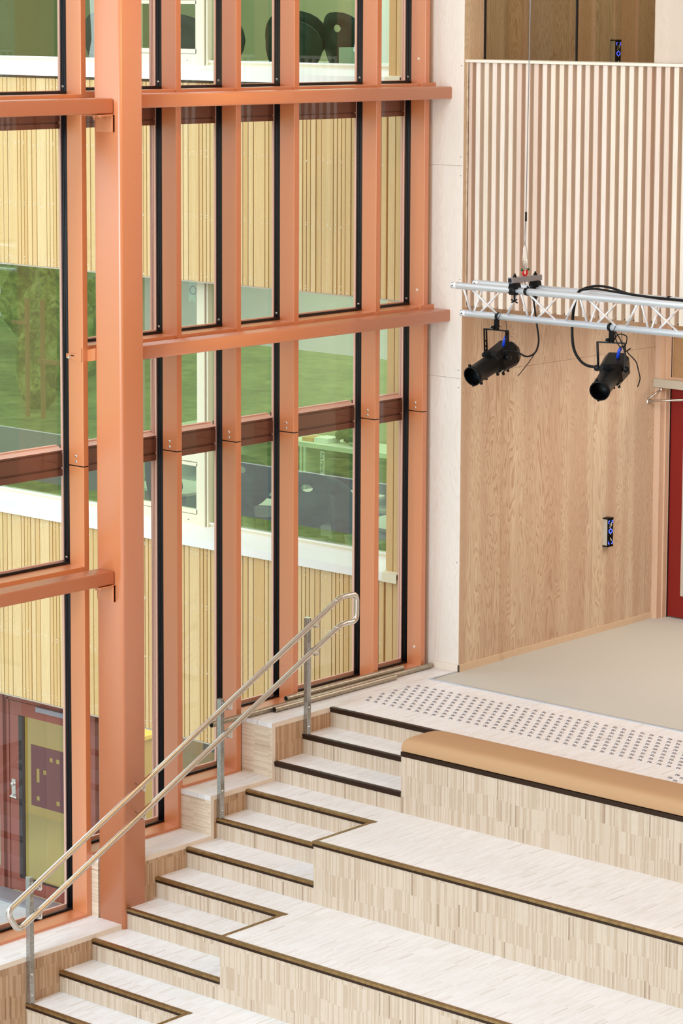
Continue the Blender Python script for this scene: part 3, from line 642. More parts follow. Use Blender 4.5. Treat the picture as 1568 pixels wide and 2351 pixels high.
# cable with shackle and snap hooks
cb = empty('suspension_cable', (2.2, 0.17, 3.45), 'thin steel suspension cable with red shackle holding the truss', 'cable')
sh = [(2.198+0.0, 0.17+0.021*math.sin(a)*1.0, 3.466-0.026*math.cos(a)) for a in [math.radians(d) for d in range(-130, 131, 20)]]
MB().tube(sh, 0.0085, 10).build('shackle', 'redpaint', cb)
MB().tube([(2.198, 0.135, 3.485), (2.198, 0.205, 3.485)], 0.006, 8).build('shackle_pin', 'steel', cb)
MB().tube([(2.198, 0.130, 3.485), (2.198, 0.139, 3.485)], 0.0095, 8).tube([(2.198, 0.201, 3.485), (2.198, 0.210, 3.485)], 0.0095, 8).build('pin_end', 'greenpaint', cb)
ov = fillet([(2.198, 0.155, 3.49), (2.198, 0.143, 3.55), (2.198, 0.152, 3.655), (2.198, 0.17, 3.67), (2.198, 0.188, 3.62), (2.198, 0.196, 3.55), (2.198, 0.186, 3.49)], 0.012, 3)
MB().tube(ov, 0.0034, 8).tube([(2.198, 0.165, 3.49), (2.198, 0.172, 3.53), (2.198, 0.166, 3.545)], 0.006, 8).build('snap_hook', 'steel', cb)
MB().tube(fillet([(2.199, 0.167, 3.86), (2.199, 0.152, 3.70), (2.199, 0.162, 3.655), (2.199, 0.172, 3.70), (2.199, 0.172, 3.86)], 0.01, 4), 0.0028, 8).build('wire_loop', 'greymetal', cb)
MB().tube([(2.2, 0.169, 3.835), (2.2, 0.169, 3.90)], 0.0075, 10).build('ferrule', 'matblack', cb)
MB().tube([(2.2, 0.169, 3.89), (2.236, 0.17, 7.4)], 0.0034, 8).build('wire', 'greymetal', cb)
# power cable on truss
pc = MB()
pc.tube(fillet([(2.24, 0.14, 3.37), (2.27, 0.17, 3.32), (2.29, 0.19, 3.12), (2.35, 0.15, 2.98), (2.36, 0.10, 2.90), (2.28, 0.10, 2.86), (2.17, 0.10, 2.90), (2.06, 0.11, 2.885)], 0.05, 5), 0.0068, 8)
pc.tube(fillet([(2.34, 0.12, 2.90), (2.30, 0.10, 2.83), (2.20, 0.10, 2.72)], 0.04, 4), 0.003, 6)
tag(pc.build('power_cable', 'matblack'), 'black power cable hanging from the truss to the left spotlight', 'cable')
pc = MB()
pc.tube(fillet([(2.76, 0.17, 3.395), (2.67, 0.17, 3.36), (2.62, 0.19, 3.22), (2.61, 0.19, 3.06), (2.66, 0.15, 2.93), (2.77, 0.13, 2.84), (2.93, 0.15, 2.84)], 0.08, 6), 0.0105, 8)
pc.tube(fillet([(2.69, 0.2, 3.375), (2.80, 0.21, 3.41), (2.95, 0.2, 3.405), (3.1, 0.17, 3.375), (3.4, 0.17, 3.36), (4.2, 0.17, 3.352), (6.1, 0.17, 3.35)], 0.08, 5), 0.009, 8)
pc.tube(fillet([(2.70, 0.15, 3.372), (2.82, 0.15, 3.395), (3.0, 0.15, 3.385), (3.2, 0.15, 3.37), (6.1, 0.15, 3.34)], 0.08, 5), 0.008, 8)
tag(pc.build('power_cable', 'matblack'), 'thick black cable bundle looping over the truss to the right spotlight', 'cable')
# profile spotlights
def spot(px_, zp, d, lab, top):
    t = empty('stage_spotlight', (px_, 0.17, zp), lab, 'spotlight', 'black profile spotlights under the truss')
    piv = Vector((px_, 0.17, zp)); d = Vector(d).normalized(); ax = Vector((0, 0, 1)).cross(d).normalized()  # yoke axis (horizontal)
    if ax.x < 0: ax = -ax
    upv = d.cross(ax)
    if upv.z < 0: upv = -upv
    c = piv-upv*0.03
    # lens barrel (front), body (rear, octagonal-ish)
    body = MB(); n = 20
    fr = c+d*0.32; bk = c-d*0.20
    bt = MB().lathe([(0.066, 0.312), (0.073, 0.312), (0.073, 0.29), (0.069, 0.28), (0.072, 0.06), (0.078, 0.05), (0.078, 0.03)], c, d, 28)
    bt.lathe([(0.0655, 0.312), (0.0655, 0.2), (0, 0.2)], c, d, 28)
    bt.build('lens_barrel', 'matblack', t)
    def oct(s, w, h, off, cut):
        q = [(w, -h+cut), (w, h-cut), (w-cut, h), (-w+cut, h), (-w, h-cut), (-w, -h+cut), (-w+cut, -h), (w-cut, -h)]
        return [c+d*s+ax*a+upv*(b+off) for a, b in q]
    rings = [oct(0.07, 0.068, 0.068, 0.0, 0.030), oct(0.03, 0.084, 0.084, 0.0, 0.034), oct(-0.135, 0.090, 0.096, 0.0, 0.036), oct(-0.185, 0.072, 0.066, -0.008, 0.03), oct(-0.19, 0.04, 0.04, -0.01, 0.02)]
    vs = [p for r_ in rings for p in r_]
    bd = MB().add(vs, [(i*8+k, i*8+(k+1) % 8, (i+1)*8+(k+1) % 8, (i+1)*8+k) for i in range(4) for k in range(8)]).add(vs[-8:], [tuple(range(8))]).add(vs[:8], [tuple(range(8))])
    bd = bd.build('lamp_body', 'matblack', t, 0.004)
    # focus knobs and shutters
    kn = MB()
    for s, u_, a_ in ((0.05, -0.085, 0.02), (0.16, -0.075, 0.0), (0.24, -0.075, 0.015), (0.29, -0.072, -0.02), (0.02, -0.09, 0.05), (0.29, 0.07, -0.02), (-0.06, -0.1, 0.03)):
        p = c+d*s+upv*u_+ax*a_; MB().lathe([(0.009, -0.012), (0.011, 0.006), (0.010, 0.014), (0, 0.014)], p, upv*(1 if u_ > 0 else -1), 8).build('shutter_knob', 'matblack', bd)
    p = c+d*0.09+upv*0.07; q = [p+ax*a+upv*b for a, b in ((-0.04, 0), (0.04, 0), (0.03, 0.016), (0.022, 0.042), (-0.022, 0.042), (-0.03, 0.016))]
    q2 = [v+d*0.012 for v in q]; kn.add(q+q2, [(0, 1, 2, 3, 4, 5), (6, 7, 8, 9, 10, 11)]+[(i, (i+1) % 6, 6+(i+1) % 6, 6+i) for i in range(6)])
    kn.build('focus_knob', 'matblack', bd)
    MB().lathe([(0.02, 0), (0.02, 0.004), (0, 0.004)], c+d*0.04-upv*0.07+ax*0.055, ax-upv, 8).build('steel_plate', 'steel', bd)
    # yoke: slotted arms
    yt = Vector((top[0], 0.17, top[1])); hw = 0.10
    yk = MB()
    def bar(p0, p1, wdir, w_, th, tdir):
        p0, p1 = Vector(p0), Vector(p1); vs = []
        for p in (p0, p1):
            for a, b in ((-1, -1), (1, -1), (1, 1), (-1, 1)): vs.append(p+wdir*a*w_+tdir*b*th)
        yk.add(vs, [(0, 1, 2, 3), (4, 7, 6, 5), (0, 4, 5, 1), (1, 5, 6, 2), (2, 6, 7, 3), (3, 7, 4, 0)])
    arm = (yt-piv)
    horiz = ax.cross(Vector((0, 0, 1)))
    for sgn in (-1, 1):
        p0 = piv+ax*sgn*hw; p1 = yt+ax*sgn*hw
        for e in (-1, 1): bar(p0+horiz*e*0.013, p1+horiz*e*0.013, horiz, 0.0062, 0.0035, ax)
        for f_ in (0.0, 0.16, 0.32, 0.52, 0.97): bar(p0.lerp(p1, f_), p0.lerp(p1, f_+0.05), horiz, 0.019, 0.0035, ax)
        yk.lathe([(0.02, -0.006), (0.024, 0.012), (0.018, 0.026), (0, 0.026)], p0, ax*sgn, 10)
        bar(p0-ax*sgn*0.02, p0, horiz, 0.012, 0.012, Vector((0, 0, 1)))
    bar(yt-ax*hw, yt+ax*hw, horiz, 0.019, 0.004, Vector((0, 0, 1)))
    yk.build('yoke', 'matblack', t)
    # hook clamp up to the chord
    hk_ = MB().box(yt.x-0.012, yt.x+0.020, yt.y-0.012, yt.y+0.012, yt.z, ZTB-0.02)
    arc = [(yt.x, YM+0.029*math.cos(a), ZTB+0.029*math.sin(a)) for a in [math.radians(v) for v in range(-110, 131, 20)]]
    hk_.tube(arc, 0.007, 8).lathe([(0.012, 0), (0.012, 0.02), (0, 0.02)], yt+Vector((-0.012, -0.012, 0.02)), (-0.3, -1, 0), 8)
    hk_.build('hook_clamp', 'matblack', t)
    MB().lathe([(0.012, -0.012), (0.013, 0.0), (0.013, 0.012), (0.0, 0.014)], yt+Vector((-0.03, -0.01, 0.016)), (0, 0, 1), 8).build('bolt', 'steel', t)
    # plug and safety wire
    pp = c-d*0.06+upv*0.085+ax*0.03
    MB().tube([pp, pp+Vector((0.01, 0, 0.05)), pp+Vector((0.025, 0, 0.075))], 0.013, 10).build('plug', 'bluepl', bd)
    sw_ = [yt+Vector((0.05, 0, 0.02)), yt+Vector((0.035, -0.04, 0.06)), Vector((yt.x+0.05, YM-0.034, ZTB)), Vector((yt.x+0.055, YM, ZTB+0.032)), Vector((yt.x+0.06, YM+0.034, ZTB)), yt+Vector((0.085, 0.02, -0.02)), c-d*0.15+upv*0.08]
    MB().tube(fillet(sw_, 0.03, 4), 0.0022, 6).build('safety_wire', 'matblack', t)
    return t, c, d, upv, ax, yt
spot(1.945, 2.835, (0.012, -0.954, -0.30), 'black stage spotlight nearer the glass wall, hanging from the truss', (1.937, 3.028))
r2 = spot(2.982, 2.835, (0.313, -0.897, -0.305), 'black stage spotlight nearer the red door, aimed steeply down from the truss', (2.972, 3.02))
cw = MB(); cc = r2[5]
cw.tube(fillet([cc+Vector((0.02, -0.01, 0.0)), cc+Vector((0.06, 0.0, 0.07)), cc+Vector((0.14, 0.0, 0.06)), cc+Vector((0.13, 0, -0.01)), cc+Vector((0.08, 0, -0.03)), cc+Vector((0.04, 0, 0.02)), cc+Vector((0.03, 0, 0.09)), cc+Vector((0.08, 0, 0.03)), cc+Vector((0.12, 0, -0.06)), cc+Vector((0.18, 0.0, -0.02)), cc+Vector((0.13, 0, -0.05)), cc+Vector((0.20, 0.03, -0.12)), cc+Vector((0.23, 0.04, -0.24)), cc+Vector((0.20, 0.05, -0.30))], 0.025, 4), 0.0042, 6)
tag(cw.build('signal_cable', 'matblack'), 'tangled thin black signal cable on the yoke of the right spotlight', 'cable')

# ================================================================== the neighbouring wing outdoors
wing = empty('school_wing', (-3, 2.5, -3.1), 'neighbouring timber clad wing with cream framed windows and a red-brown door', 'building')
YC, YW = 1.50, 1.77
bb = MB().box(-9, -0.02, YC+0.024, YC+0.045, 2.98, 4.7).box(-9, -0.02, YC+0.024, YC+0.045, -1.1, 0.68).box(-0.27, -0.02, YC+0.024, YC+0.05, 0.68, 2.98).box(-0.27, -0.02, YC+0.024, YC+0.05, 4.7, ZT).box(-0.27, -0.02, YC+0.024, YC+0.05, -3.1, -1.1)
bb.build('batten_layer', 'boardback', wing)
base = wing.location.copy()
bmsh = {}
def board(x0, w_, z0, z1):
    k = round(w_, 3)
    if k not in bmsh:
        o = MB().box(0, w_-0.0095, 0, 0.024, 0, 1).build('cladding_board', 'board', wing); bmsh[k] = o
        o.location = Vector((x0, YC, z0))-base; o.scale = (1, 1, z1-z0)
    else: share(bmsh[k], 'cladding_board', Vector((x0, YC+random.uniform(0, 0.003), z0))-base, wing, (1, 1, z1-z0))
seq = [0.132, 0.044, 0.044, 0.044, 0.062, 0.062]
def course(z0, z1, xl):
    x = -0.98; 
    while x > xl:
        xx = x
        for w_ in seq:
            if xx > xl: board(xx, w_, z0, z1)
            xx += w_
        x -= 0.388
    xx = -0.592
    for w_ in seq:
        if xx+w_ < -0.2505: board(xx, w_, z0, z1)
        xx += w_
    for xx in (-0.255, -0.174): board(xx, 0.081, z0, z1)
course(2.995, 4.70, -8.9); course(-1.08, 0.68, -8.9)
for z0, z1 in ((0.735, 2.995), (4.80, ZT), (-3.1, -1.08)):
    for xx in (-0.255, -0.174): board(xx, 0.081, z0, z1)
scr = MB()
for z in (0.60, 0.12, -0.45, -1.02, 4.64, 4.1, 3.55, 3.04):
    x = -8.9
    while x < -0.3:
        for dx in (0.03, 0.10, 0.155, 0.20, 0.24, 0.295, 0.355):
            if x+dx < -0.28: scr.lathe([(0.0045, 0), (0.004, 0.0012), (0, 0.0015)], (x+dx+0.02, YC+0.0005, z+random.uniform(-0.03, 0.03)), (0, -1, 0), 6)
        x += 0.388
scr.build('screw_heads', 'white', wing)['kind'] = 'stuff'
B('drip_edge', 'greytrim', -9, -0.05, YC+0.0, YC+0.045, 2.982, 2.994, wing); scr = MB()
for z in (0.60, 0.12, -0.45, -1.02, 4.64, 4.1, 3.55, 3.04):
    x = -8.9
    while x < -0.3:
        for dx in (0.03, 0.10, 0.155, 0.20, 0.24, 0.295, 0.355):
            if x+dx < -0.28: scr.lathe([(0.0045, 0), (0.004, 0.0012), (0, 0.0015)], (x+dx+0.02, YC+0.0005, z+random.uniform(-0.03, 0.03)), (0, -1, 0), 6)
        x += 0.388
scr.build('screw_heads', 'white', wing)['kind'] = 'stuff'
B('drip_edge', 'greytrim', -9, -0.05, YC, YC+0.045, -1.094, -1.082, wing)
B('pier', 'board', -0.27, -0.02, YC+0.05, 2.0, -3.1, ZT, wing)
def sill(z, ):
    p = [(1.462, z), (1.462, z+0.072), (YW+0.01, z+0.128), (YW+0.01, z+0.05), (1.475, z+0.05), (1.475, z)]
    s = MB().prism(p, 'x', -9, -0.262).build('sill', 'white', wing)
    MB().prism([(1.452, z-0.002), (1.452, z+0.072), (1.50, z+0.084), (1.50, z+0.076), (1.458, z+0.066), (1.458, z-0.002)], 'x', -0.262, -0.100).build('sill_end', 'cream', s)
sill(0.662); sill(4.725)
def window_band(z, zt, xa=-9.0, xb=-0.27, sash=True):
    """z = top of sill at the frame"""
    f = MB().box(xa, xb, YW, YW+0.06, z, z+0.045).box(xa, xb, YW-0.012, YW, z+0.03, z+0.045).box(xa, xb, YW, YW+0.06, zt-0.05, zt).box(xb-0.03, xb, YW, YW+0.06, z, zt).build('window', 'cream', wing)
    B('glazing_bead', 'white', xa, xb, YW-0.015, YW, z+0.038, z+0.05, f)
    B('pane', 'wingglass', -2.53, xb-0.03, YW+0.02, YW+0.022, z+0.045, zt-0.05, f); B('pane', 'wingglass', xa, -3.5, YW+0.02, YW+0.022, z+0.045, zt-0.05, f)
    if sash:
        # posts either side of the opening light
        MB().box(-2.672, -2.62, YW-0.03, YW+0.05, z-0.03, zt).box(-2.612, -2.565, YW-0.045, YW+0.05, z-0.035, zt).box(-2.555, -2.535, YW-0.03, YW+0.05, z-0.035, zt).build('window_post', 'cream', f)
        B('groove', 'nosedark', -2.563, -2.557, YW-0.025, YW, z-0.035, zt, f); B('groove', 'boardback', -2.62, -2.612, YW-0.02, YW, z-0.035, zt, f)
        MB().box(-3.53, -3.43, YW-0.03, YW+0.05, z-0.03, zt).build('window_post', 'cream', f)
        sa = MB().box(-3.43, -2.672, YW-0.02, YW+0.03, z-0.01, z+0.10).box(-3.43, -2.68, YW-0.012, YW+0.03, z+0.105, z+0.145).box(-2.70, -2.68, YW-0.012, YW+0.03, z+0.1, z+0.56).box(-3.43, -3.40, YW-0.012, YW+0.03, z+0.1, z+0.56).box(-3.43, -2.68, YW-0.012, YW+0.03, z+0.535, z+0.565).box(-3.43, -2.672, YW-0.02, YW+0.04, z+0.575, z+0.70).build('opening_sash', 'cream', f)
        B('drain_slot', 'black', -2.80, -2.785, YW-0.0215, YW-0.02, z+0.045, z+0.05, sa)
        B('pane', 'wingglass', -3.40, -2.70, YW+0.01, YW+0.012, z+0.145, z+0.535, sa)
        B('pane', 'wingglass', -3.43, -2.672, YW+0.02, YW+0.022, z+0.70, zt-0.05, f)
    else: B('pane', 'wingglass', -3.5, -2.53, YW+0.02, YW+0.022, z+0.045, zt-0.05, f)
window_band(0.775, 3.3); window_band(4.84, ZT)
# ground floor: glazing and door
f = MB().box(-4.35, -0.27, YW-0.02, YW+0.05, -3.1, -3.04).box(-4.35, -0.27, YW-0.02, YW+0.05, -1.12, -1.0).box(-4.10, -4.02, YW-0.02, YW+0.05, -3.1, -1.05).box(-2.2, -2.14, YW-0.02, YW+0.05, -3.1, -1.05).box(-5.75, -5.28, YW-0.02, YW+0.05, -3.1, -2.92).build('window', 'reddoor_out', wing)
B('pane', 'doorglass', -4.02, -2.2, YW+0.02, YW+0.022, -3.04, -1.12, f); B('pane', 'doorglass', -2.14, -0.27, YW+0.02, YW+0.022, -3.04, -1.12, f); B('pane', 'wingglass', -6.2, -5.32, YW+0.02, YW+0.022, -2.92, -1.05, f)
d = MB().box(-5.32, -5.27, YW-0.05, YW+0.04, -3.1, -1.10).box(-5.235, -5.205, YW-0.03, YW+0.04, -3.1, -1.20).box(-5.27, -5.235, YW-0.01, YW+0.04, -3.1, -1.10).box(-5.32, -4.1, YW-0.03, YW+0.04, -1.215, -1.10).box(-4.24, -4.1, YW-0.03, YW+0.04, -3.1, -1.1).build('door', 'reddoor_out', wing)
MB().box(-5.20, -5.07, YW-0.022, YW+0.02, -3.08, -1.225).box(-4.38, -4.245, YW-0.022, YW+0.02, -3.08, -1.225).box(-5.07, -4.38, YW-0.022, YW+0.02, -3.08, -2.95).box(-5.07, -4.38, YW-0.022, YW+0.02, -1.352, -1.225).build('leaf', 'reddoor_out', d)
MB().box(-5.075, -4.99, YW-0.024, YW-0.018, -2.95, -1.352).box(-4.99, -4.38, YW-0.022, YW-0.016, -2.95, -2.93).build('pull_plate', 'black', d)
B('pane', 'doorglass', -5.07, -4.38, YW-0.004, YW-0.002, -2.95, -1.352, d)
# maroon film with square cut-outs
def film():
    xs = [-4.915, -4.846, -4.80, -4.752, -4.706, -4.663, -4.614, -4.572, -4.521, -4.466]
    zs = [-2.205, -2.147, -2.103, -1.97, -1.878, -1.834, -1.741, -1.698, -1.612]
    holes = {(5, 6), (7, 6), (1, 4), (1, 3), (3, 4), (1, 1), (7, 1)}
    m = MB()
    for i in range(9):
        for k in range(8):
            if (i, k) in holes: continue
            a, b, z0, z1 = xs[i], xs[i+1], zs[k], zs[k+1]
            m.box(a, b, YW-0.010, YW-0.006, z0, z1)
    return m.build('glass_film', 'maroon', d)
film()
B('door_closer', 'greymetal', -4.775, -4.30, YW-0.075, YW-0.025, -1.262, -1.215, d)
hd = MB().box(-5.172, -5.118, YW-0.03, YW-0.022, -2.172, -1.99).lathe([(0.018, 0), (0.02, 0.02), (0, 0.022)], (-5.15, YW-0.03, -2.04), (0, -1, 0), 12).tube(fillet([(-5.15, YW-0.03, -2.148), (-5.15, YW-0.075, -2.148), (-5.05, YW-0.075, -2.150)], 0.015, 3), 0.009, 8).build('handle', 'steel', d)
# wing rooms
for z0, z1, nm in ((0.0, 3.0, 'classroom'), (4.07, 7.2, 'upper classroom'), (-3.1, -1.05, 'lobby')):
    m = MB().box(-9.5, -0.25, 6.4, 6.5, z0, z1).box(-0.26, -0.2, 2.0, 6.5, z0, z1).box(-9.6, -9.5, 1.8, 6.5, z0, z1)
    m.build('room_wall', 'room' if z0 > -1 else 'ochre', wing)
    MB().box(-9.5, -0.25, YW+0.07, 6.5, z0-0.12, z0).build('room_floor', 'roomfloor' if z0 > -1 else 'lobbyfloor', wing)
    MB().box(-9.5, -0.25, YW+0.07, 6.5, z1, z1+0.06).build('room_ceiling', 'room', wing)
    if z0 > -1: MB().box(-9.5, -0.25, YW+0.07, YW+0.2, z0, z0+0.74).build('parapet', 'room', wing)
# furniture in the wing
def shell_chair(loc, rz, lab):
    t = empty('shell_chair', loc, lab, 'chair', 'dark shell chairs in the wing classrooms'); n = 24
    def outline(sx, sz, cx, cz, p=2.4):
        return [(cx+sx*abs(math.cos(a))**(2/p)*(1 if math.cos(a) > 0 else -1), cz+sz*abs(math.sin(a))**(2/p)*(1 if math.sin(a) > 0 else -1)) for a in [2*math.pi*k/n for k in range(n)]]
    o_ = outline(0.27, 0.21, 0, 0.88); h_ = outline(0.05, 0.028, 0, 0.97, 2)
    o_ = [(x*(1-0.22*max(0, (0.86-z)/0.19)), z) for x, z in o_]
    vs = []
    for off in (0.0, 0.012):
        for r_ in (o_, [((a[0]+b[0])/2, (a[1]+b[1])/2) for a, b in zip(o_, h_)], h_): vs += [(x, 0.20+0.10*(z-0.75)-0.9*x*x+off, z) for x, z in r_]
    fs = []
    for s0 in (0, 3*n):
        for r_ in range(2): fs += [(s0+r_*n+k, s0+r_*n+(k+1) % n, s0+(r_+1)*n+(k+1) % n, s0+(r_+1)*n+k) for k in range(n)]
    for r_ in (0, 2): fs += [(r_*n+k, r_*n+(k+1) % n, 3*n+r_*n+(k+1) % n, 3*n+r_*n+k) for k in range(n)]
    def put(m, nm, mt):
        o = m.build(nm, mt); o.parent = t; return o
    put(MB().add(vs, fs, 0, True), 'backrest', 'chair')
    put(MB().add([(x, y, z) for z in (0.0, 0.012) for x, y, z2 in [(-0.11, 0.20, 0), (0.11, 0.20, 0), (0.10, 0.20, 0)]], []) .prism([(0.20, 0.76), (0.212, 0.76), (0.19, 0.60), (0.175, 0.60)], 'x', -0.10, 0.10), 'neck', 'chair')
    put(MB().prism(rr(-0.22, 0.22, -0.24, 0.20, 0.08, 4), 'z', 0.595, 0.612), 'seat', 'chair')
    for sx in (-1, 1):
        for sy in (-1, 1): put(MB().tube([(sx*0.12, sy*0.1, 0.595), (sx*0.22, sy*0.22, 0.0)], 0.011, 8), 'leg', 'greymetal')
    t.rotation_euler = (0, 0, rz); t.scale = (1.12, 1.12, 1.17); return t
shell_chair((-1.80, 2.35, 0.05), math.pi+0.4, 'dark shell chair behind the widest lower pane, left of its neighbour')
shell_chair((-1.24, 2.30, 0.05), math.pi-0.4, 'dark shell chair partly hidden by the fifth mullion in the lower classroom')
shell_chair((-2.55, 2.40, 0.12), math.pi+0.1, 'dark shell chair under the brown transom behind the narrow lower pane')
shell_chair((-3.45, 2.3, 0.0), math.pi-0.2, 'dark shell chair behind the small opening sash in the lower classroom')
shell_chair((-2.20, 2.62, 4.05), math.pi+0.3, 'dark shell chair in the upper classroom, left edge of the widest pane')
shell_chair((-1.80, 2.20, 3.97), math.pi+0.1, 'front dark shell chair in the upper classroom, middle of the widest pane')
shell_chair((-1.58, 2.66, 4.04), math.pi-0.2, 'dark shell chair in the upper classroom, behind the front one by the white box')
shell_chair((-2.62, 2.30, 4.03), math.pi-0.3, 'dark shell chair in the upper classroom behind the narrow pane')
shell_chair((-3.28, 2.30, 4.01), math.pi+0.2, 'dark shell chair in the upper classroom behind the opening sash')
shell_chair((-4.3, 2.40, 4.02), math.pi, 'dark shell chair in the upper classroom left of the steel column')
def table(loc, lx, ly, lab, shape=None):
    t = empty('school_table', loc, lab, 'table', 'pale tables in the wing classrooms'); x, y, z = loc
    prof = shape or rr(x-lx/2, x+lx/2, y-ly/2, y+ly/2, 0.06, 4)
    MB().prism(prof, 'z', z+0.78, z+0.805).build('table_top', 'tablew', t)
    for sx in (-1, 1):
        for sy in (-1, 1): MB().tube([(x+sx*(lx/2-0.1), y+sy*(ly/2-0.1), z), (x+sx*(lx/2-0.1), y+sy*(ly/2-0.1), z+0.78)], 0.018, 8).build('leg', 'greymetal', t)
table((-2.75, 3.60, 0.0), 0.8, 0.7, 'pale table behind the wide lower pane')
table((-2.95, 2.78, 0.0), 0.95, 0.6, 'pale table with pencil behind the narrow lower pane')
table((-1.35, 2.95, 0.0), 0.7, 0.6, 'pale table seen beside the cladding pier')
table((-4.2, 3.0, 0.0), 0.8, 0.6, 'pale table behind the lower opening sash')
table((-1.6, 2.65, 4.07), 2.6, 0.6, 'long pale table below the upper classroom chairs')
for i, (x, y, z) in enumerate(((-2.85, 3.60, 0.806), (-2.9, 2.72, 0.806))):
    tag(MB().tube([(x, y, z+0.004), (x+0.17, y+0.06, z+0.004)], 0.005, 6).build('pencil', 'black'), ['dark pencil on the table behind the wide lower pane', 'dark pencil on the table behind the narrow lower pane'][i], 'pencil', 'pencils on tables')
tag(B('white_box', 'whitepl', -1.20, -1.02, 1.95, 2.1, 4.875, 5.02), 'small white box on the upper window ledge', 'box')
B('ledge', 'room', -1.4, -0.3, 1.85, 2.12, 4.81, 4.872, wing)
# shelf with label
sf = empty('bookshelf', (-3.4, 4.4, 0), 'low pale bookshelf along the lower classroom with a name label', 'bookshelf')
for z0, z1 in ((1.09, 1.135), (0, 0.05), (0.55, 0.58)): B('board', 'shelf', -5.5, -0.3, 4.25, 4.70, z0, z1, sf)
for xx in (-5.5, -4.6, -3.75, -3.70, -2.95, -2.90, -2.1, -1.25, -0.35): B('divider', 'shelf', xx, xx+0.03, 4.25, 4.70, 0.05, 1.09, sf)
B('back_panel', 'shelfdark', -5.5, -0.3, 4.66, 4.7, 0.05, 1.09, sf)
lb = B('label_card', 'whitepl', -3.47, -3.415, 4.243, 4.248, 0.84, 1.07, sf)
text('Fra Maria', 0.05, 'black', 'label_text', lb, (-3.457, 4.241, 1.06), (math.pi/2, math.pi/2, 0))
for i, (x, wd, mt, nm, lab) in enumerate(((-3.78, 0.14, 'book1', 'folder', 'orange folder stack on the classroom shelf'), (-3.62, 0.18, 'book2', 'paper_stack', 'white paper stack on the classroom shelf'))):
    tag(MB().box(x, x+wd, 4.32, 4.50, 1.136, 1.17+0.015*i).build(nm, mt), lab, 'paper')
pl = MB()
for i in range(26):
    a = random.uniform(0, 6.28); r_ = random.uniform(0.05, 0.28); p = Vector((-3.22+0.7*r_*math.cos(a), 4.45+0.5*r_*math.sin(a), 1.17+random.uniform(0, 0.12)))
    pl.lathe([(0.0, -0.05), (0.045, -0.02), (0.05, 0.02), (0, 0.05)], p, (random.random()-.5, random.random()-.5, 0.4), 7)
tag(pl.build('pot_plant', 'plant'), 'dark leafy plant lying on the classroom shelf', 'plant')
# bunting in the lower window
bt = empty('bunting', (-2.8, 1.95, 2.9), 'pale paper bunting with dark letters inside the opening window', 'bunting')
for i, ch in enumerate('OMM'):
    x = -2.96+0.10*i
    fl = MB().prism([(x, 2.93), (x+0.08, 2.93), (x+0.08, 2.74), (x+0.04, 2.77), (x, 2.74)], 'y', 1.93, 1.932).build('flag', 'whitepl', bt)
    text(ch, 0.12, 'matblack', 'letter', fl, (x+0.005, 1.928, 2.81), (math.pi/2, 0, 0))
# lobby furniture behind the door
cab = empty('lobby_cupboard', (-6.2, 3.8, -3.1), 'yellow cupboard behind the wing door glass', 'cupboard')
MB().box(-7.2, -5.3, 3.6, 4.1, -3.1, -2.0).build('body', 'ochre', cab)
B('counter', 'yellowtop', -7.25, -5.25, 3.55, 4.15, -2.0, -1.96, cab)
lc = empty('coat_rack', (-3.5, 3.2, -3.1), 'dark coat shelf unit in the lobby behind the column', 'shelf')
for k in range(5): B('shelf', 'shelfdark' if k % 2 else 'greymetal', -3.75, -0.6, 2.9, 3.3, -2.95+0.42*k, -2.85+0.42*k, lc)
for i, (x, m_) in enumerate(((-2.9, 'bluepl'), (-2.7, 'maroon'), (-2.45, 'greymetal'), (-2.2, 'book1'), (-1.9, 'bluepl'))):
    tag(MB().prism(rr(x-0.08, x+0.08, 2.7, 2.85, 0.05, 4), 'z', -2.9, -1.9+0.1*(i % 2)).build('jacket', m_), ['dark blue jacket hanging nearest the door in the lobby', 'maroon jacket in the lobby between blue and grey ones', 'grey jacket hanging in the lobby', 'orange jacket hanging in the lobby', 'blue jacket farthest from the door in the lobby'][i], 'jacket', 'jackets in the lobby')

# ================================================================== outdoors
gr = MB().box(-12, -0.13, -14.5, 1.75, -3.2, -3.1).build('ground', 'paving'); tag(gr, 'grey paved yard outside the door', None, None, 'structure')
tag(B('threshold', 'greymetal', -5.3, -4.0, YW-0.3, YW-0.05, -3.1, -3.075), 'grey metal door grating on the paving', 'grating')
tag(MB().add([(-90, -14.0, -3.08), (-12, -14.0, -3.08), (-12, 12, -3.08), (-90, 12, -3.08)], [(0, 1, 2, 3)]).add([(-12, -14.5, -3.08), (-0.2, -14.5, -3.08), (-0.2, -11.5, -3.08), (-12, -11.5, -3.08)], [(0, 1, 2, 3)]).build('lawn', 'grass'), 'green lawn beyond the paved yard', None, None, 'structure')
tag(MB().add([(-90, -18.0, -3.09), (40, -18.0, -3.09), (40, -14.0, -3.09), (-90, -14.0, -3.09)], [(0, 1, 2, 3)]).build('road', 'asphalt'), 'grey asphalt path across the lawn', None, None, 'structure')
tag(MB().add([(-90, -31.5, -3.07), (40, -31.5, -3.07), (40, -18.0, -3.07), (-90, -18.0, -3.07)], [(0, 1, 2, 3)]).build('lawn', 'grass'), 'green lawn beyond the asphalt path', None, None, 'structure')
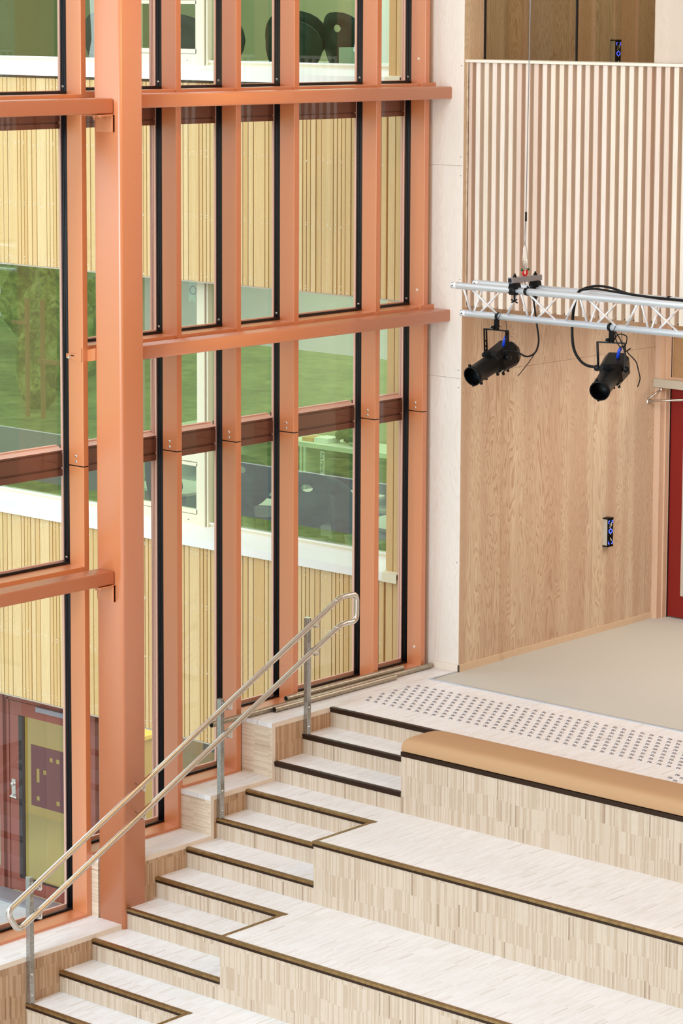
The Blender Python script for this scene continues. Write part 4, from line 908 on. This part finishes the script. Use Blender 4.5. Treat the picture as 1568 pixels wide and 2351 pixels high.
tag(MB().add([(-120, -90.0, -3.06), (60, -90.0, -3.06), (60, -31.5, -3.06), (-120, -31.5, -3.06)], [(0, 1, 2, 3)]).build('field', 'gravel'), 'pale gravel field far behind the lawn', None, None, 'structure')
def blob(name, mt, c, r, hgt, lab, cat, grp, n=3):
    me = bpy.data.meshes.new(name); bm = bmesh.new(); bmesh.ops.create_icosphere(bm, subdivisions=n, radius=1)
    rnd = random.Random(int(c[0]*7+c[1]))
    ph = [rnd.uniform(0, 6) for _ in range(6)]
    for v in bm.verts:
        q = v.co; k = 1+0.16*math.sin(5*q.x+ph[0])*math.sin(6*q.y+ph[1])+0.12*math.sin(9*q.z+ph[2])*math.sin(8*q.x+ph[3])+rnd.uniform(-0.08, 0.08)
        v.co = Vector((q.x*r*k, q.y*r*k, (q.z+0.9)*hgt/2*k))
    bm.to_mesh(me); bm.free(); me.materials.append(M[mt])
    o = bpy.data.objects.new(name, me); COL.objects.link(o); o.location = c; return tag(o, lab, cat, grp)
for i, (x, y, r_, h_) in enumerate(((-31.3, -22.6, 0.8, 2.4), (-30.6, -21.4, 0.45, 1.5), (-32.7, -24.6, 1.1, 2.9), (-29.2, -20.2, 0.35, 0.9), (-36.8, -27.5, 1.2, 3.0))):
    blob('bush', 'leaf', (x, y, -3.1), r_, h_, 'green garden bush on the lawn outside', 'bush', 'garden bushes on the lawn')
pg = empty('timber_frame', (-28.2, -19.2, -3.1), 'timber garden frame among the bushes on the lawn', 'garden frame')
for x, y in ((-28.42, -19.2), (-27.95, -19.2), (-27.3, -19.2)): B('post', 'post', x-0.035, x+0.035, y-0.035, y+0.035, -3.1, -0.6, pg)
B('rail', 'post', -28.8, -28.3, -19.16, -19.10, -1.15, -1.08, pg); B('rail', 'post', -28.0, -27.2, -19.16, -19.10, -1.9, -1.82, pg)
for i in range(9):
    blob('tree', 'leafdark', (-75+9*i, -46-5*(i % 3), -3.1), 3.4, 12+2*(i % 3), 'dark tree at the far edge of the grounds', 'tree', 'far dark trees')
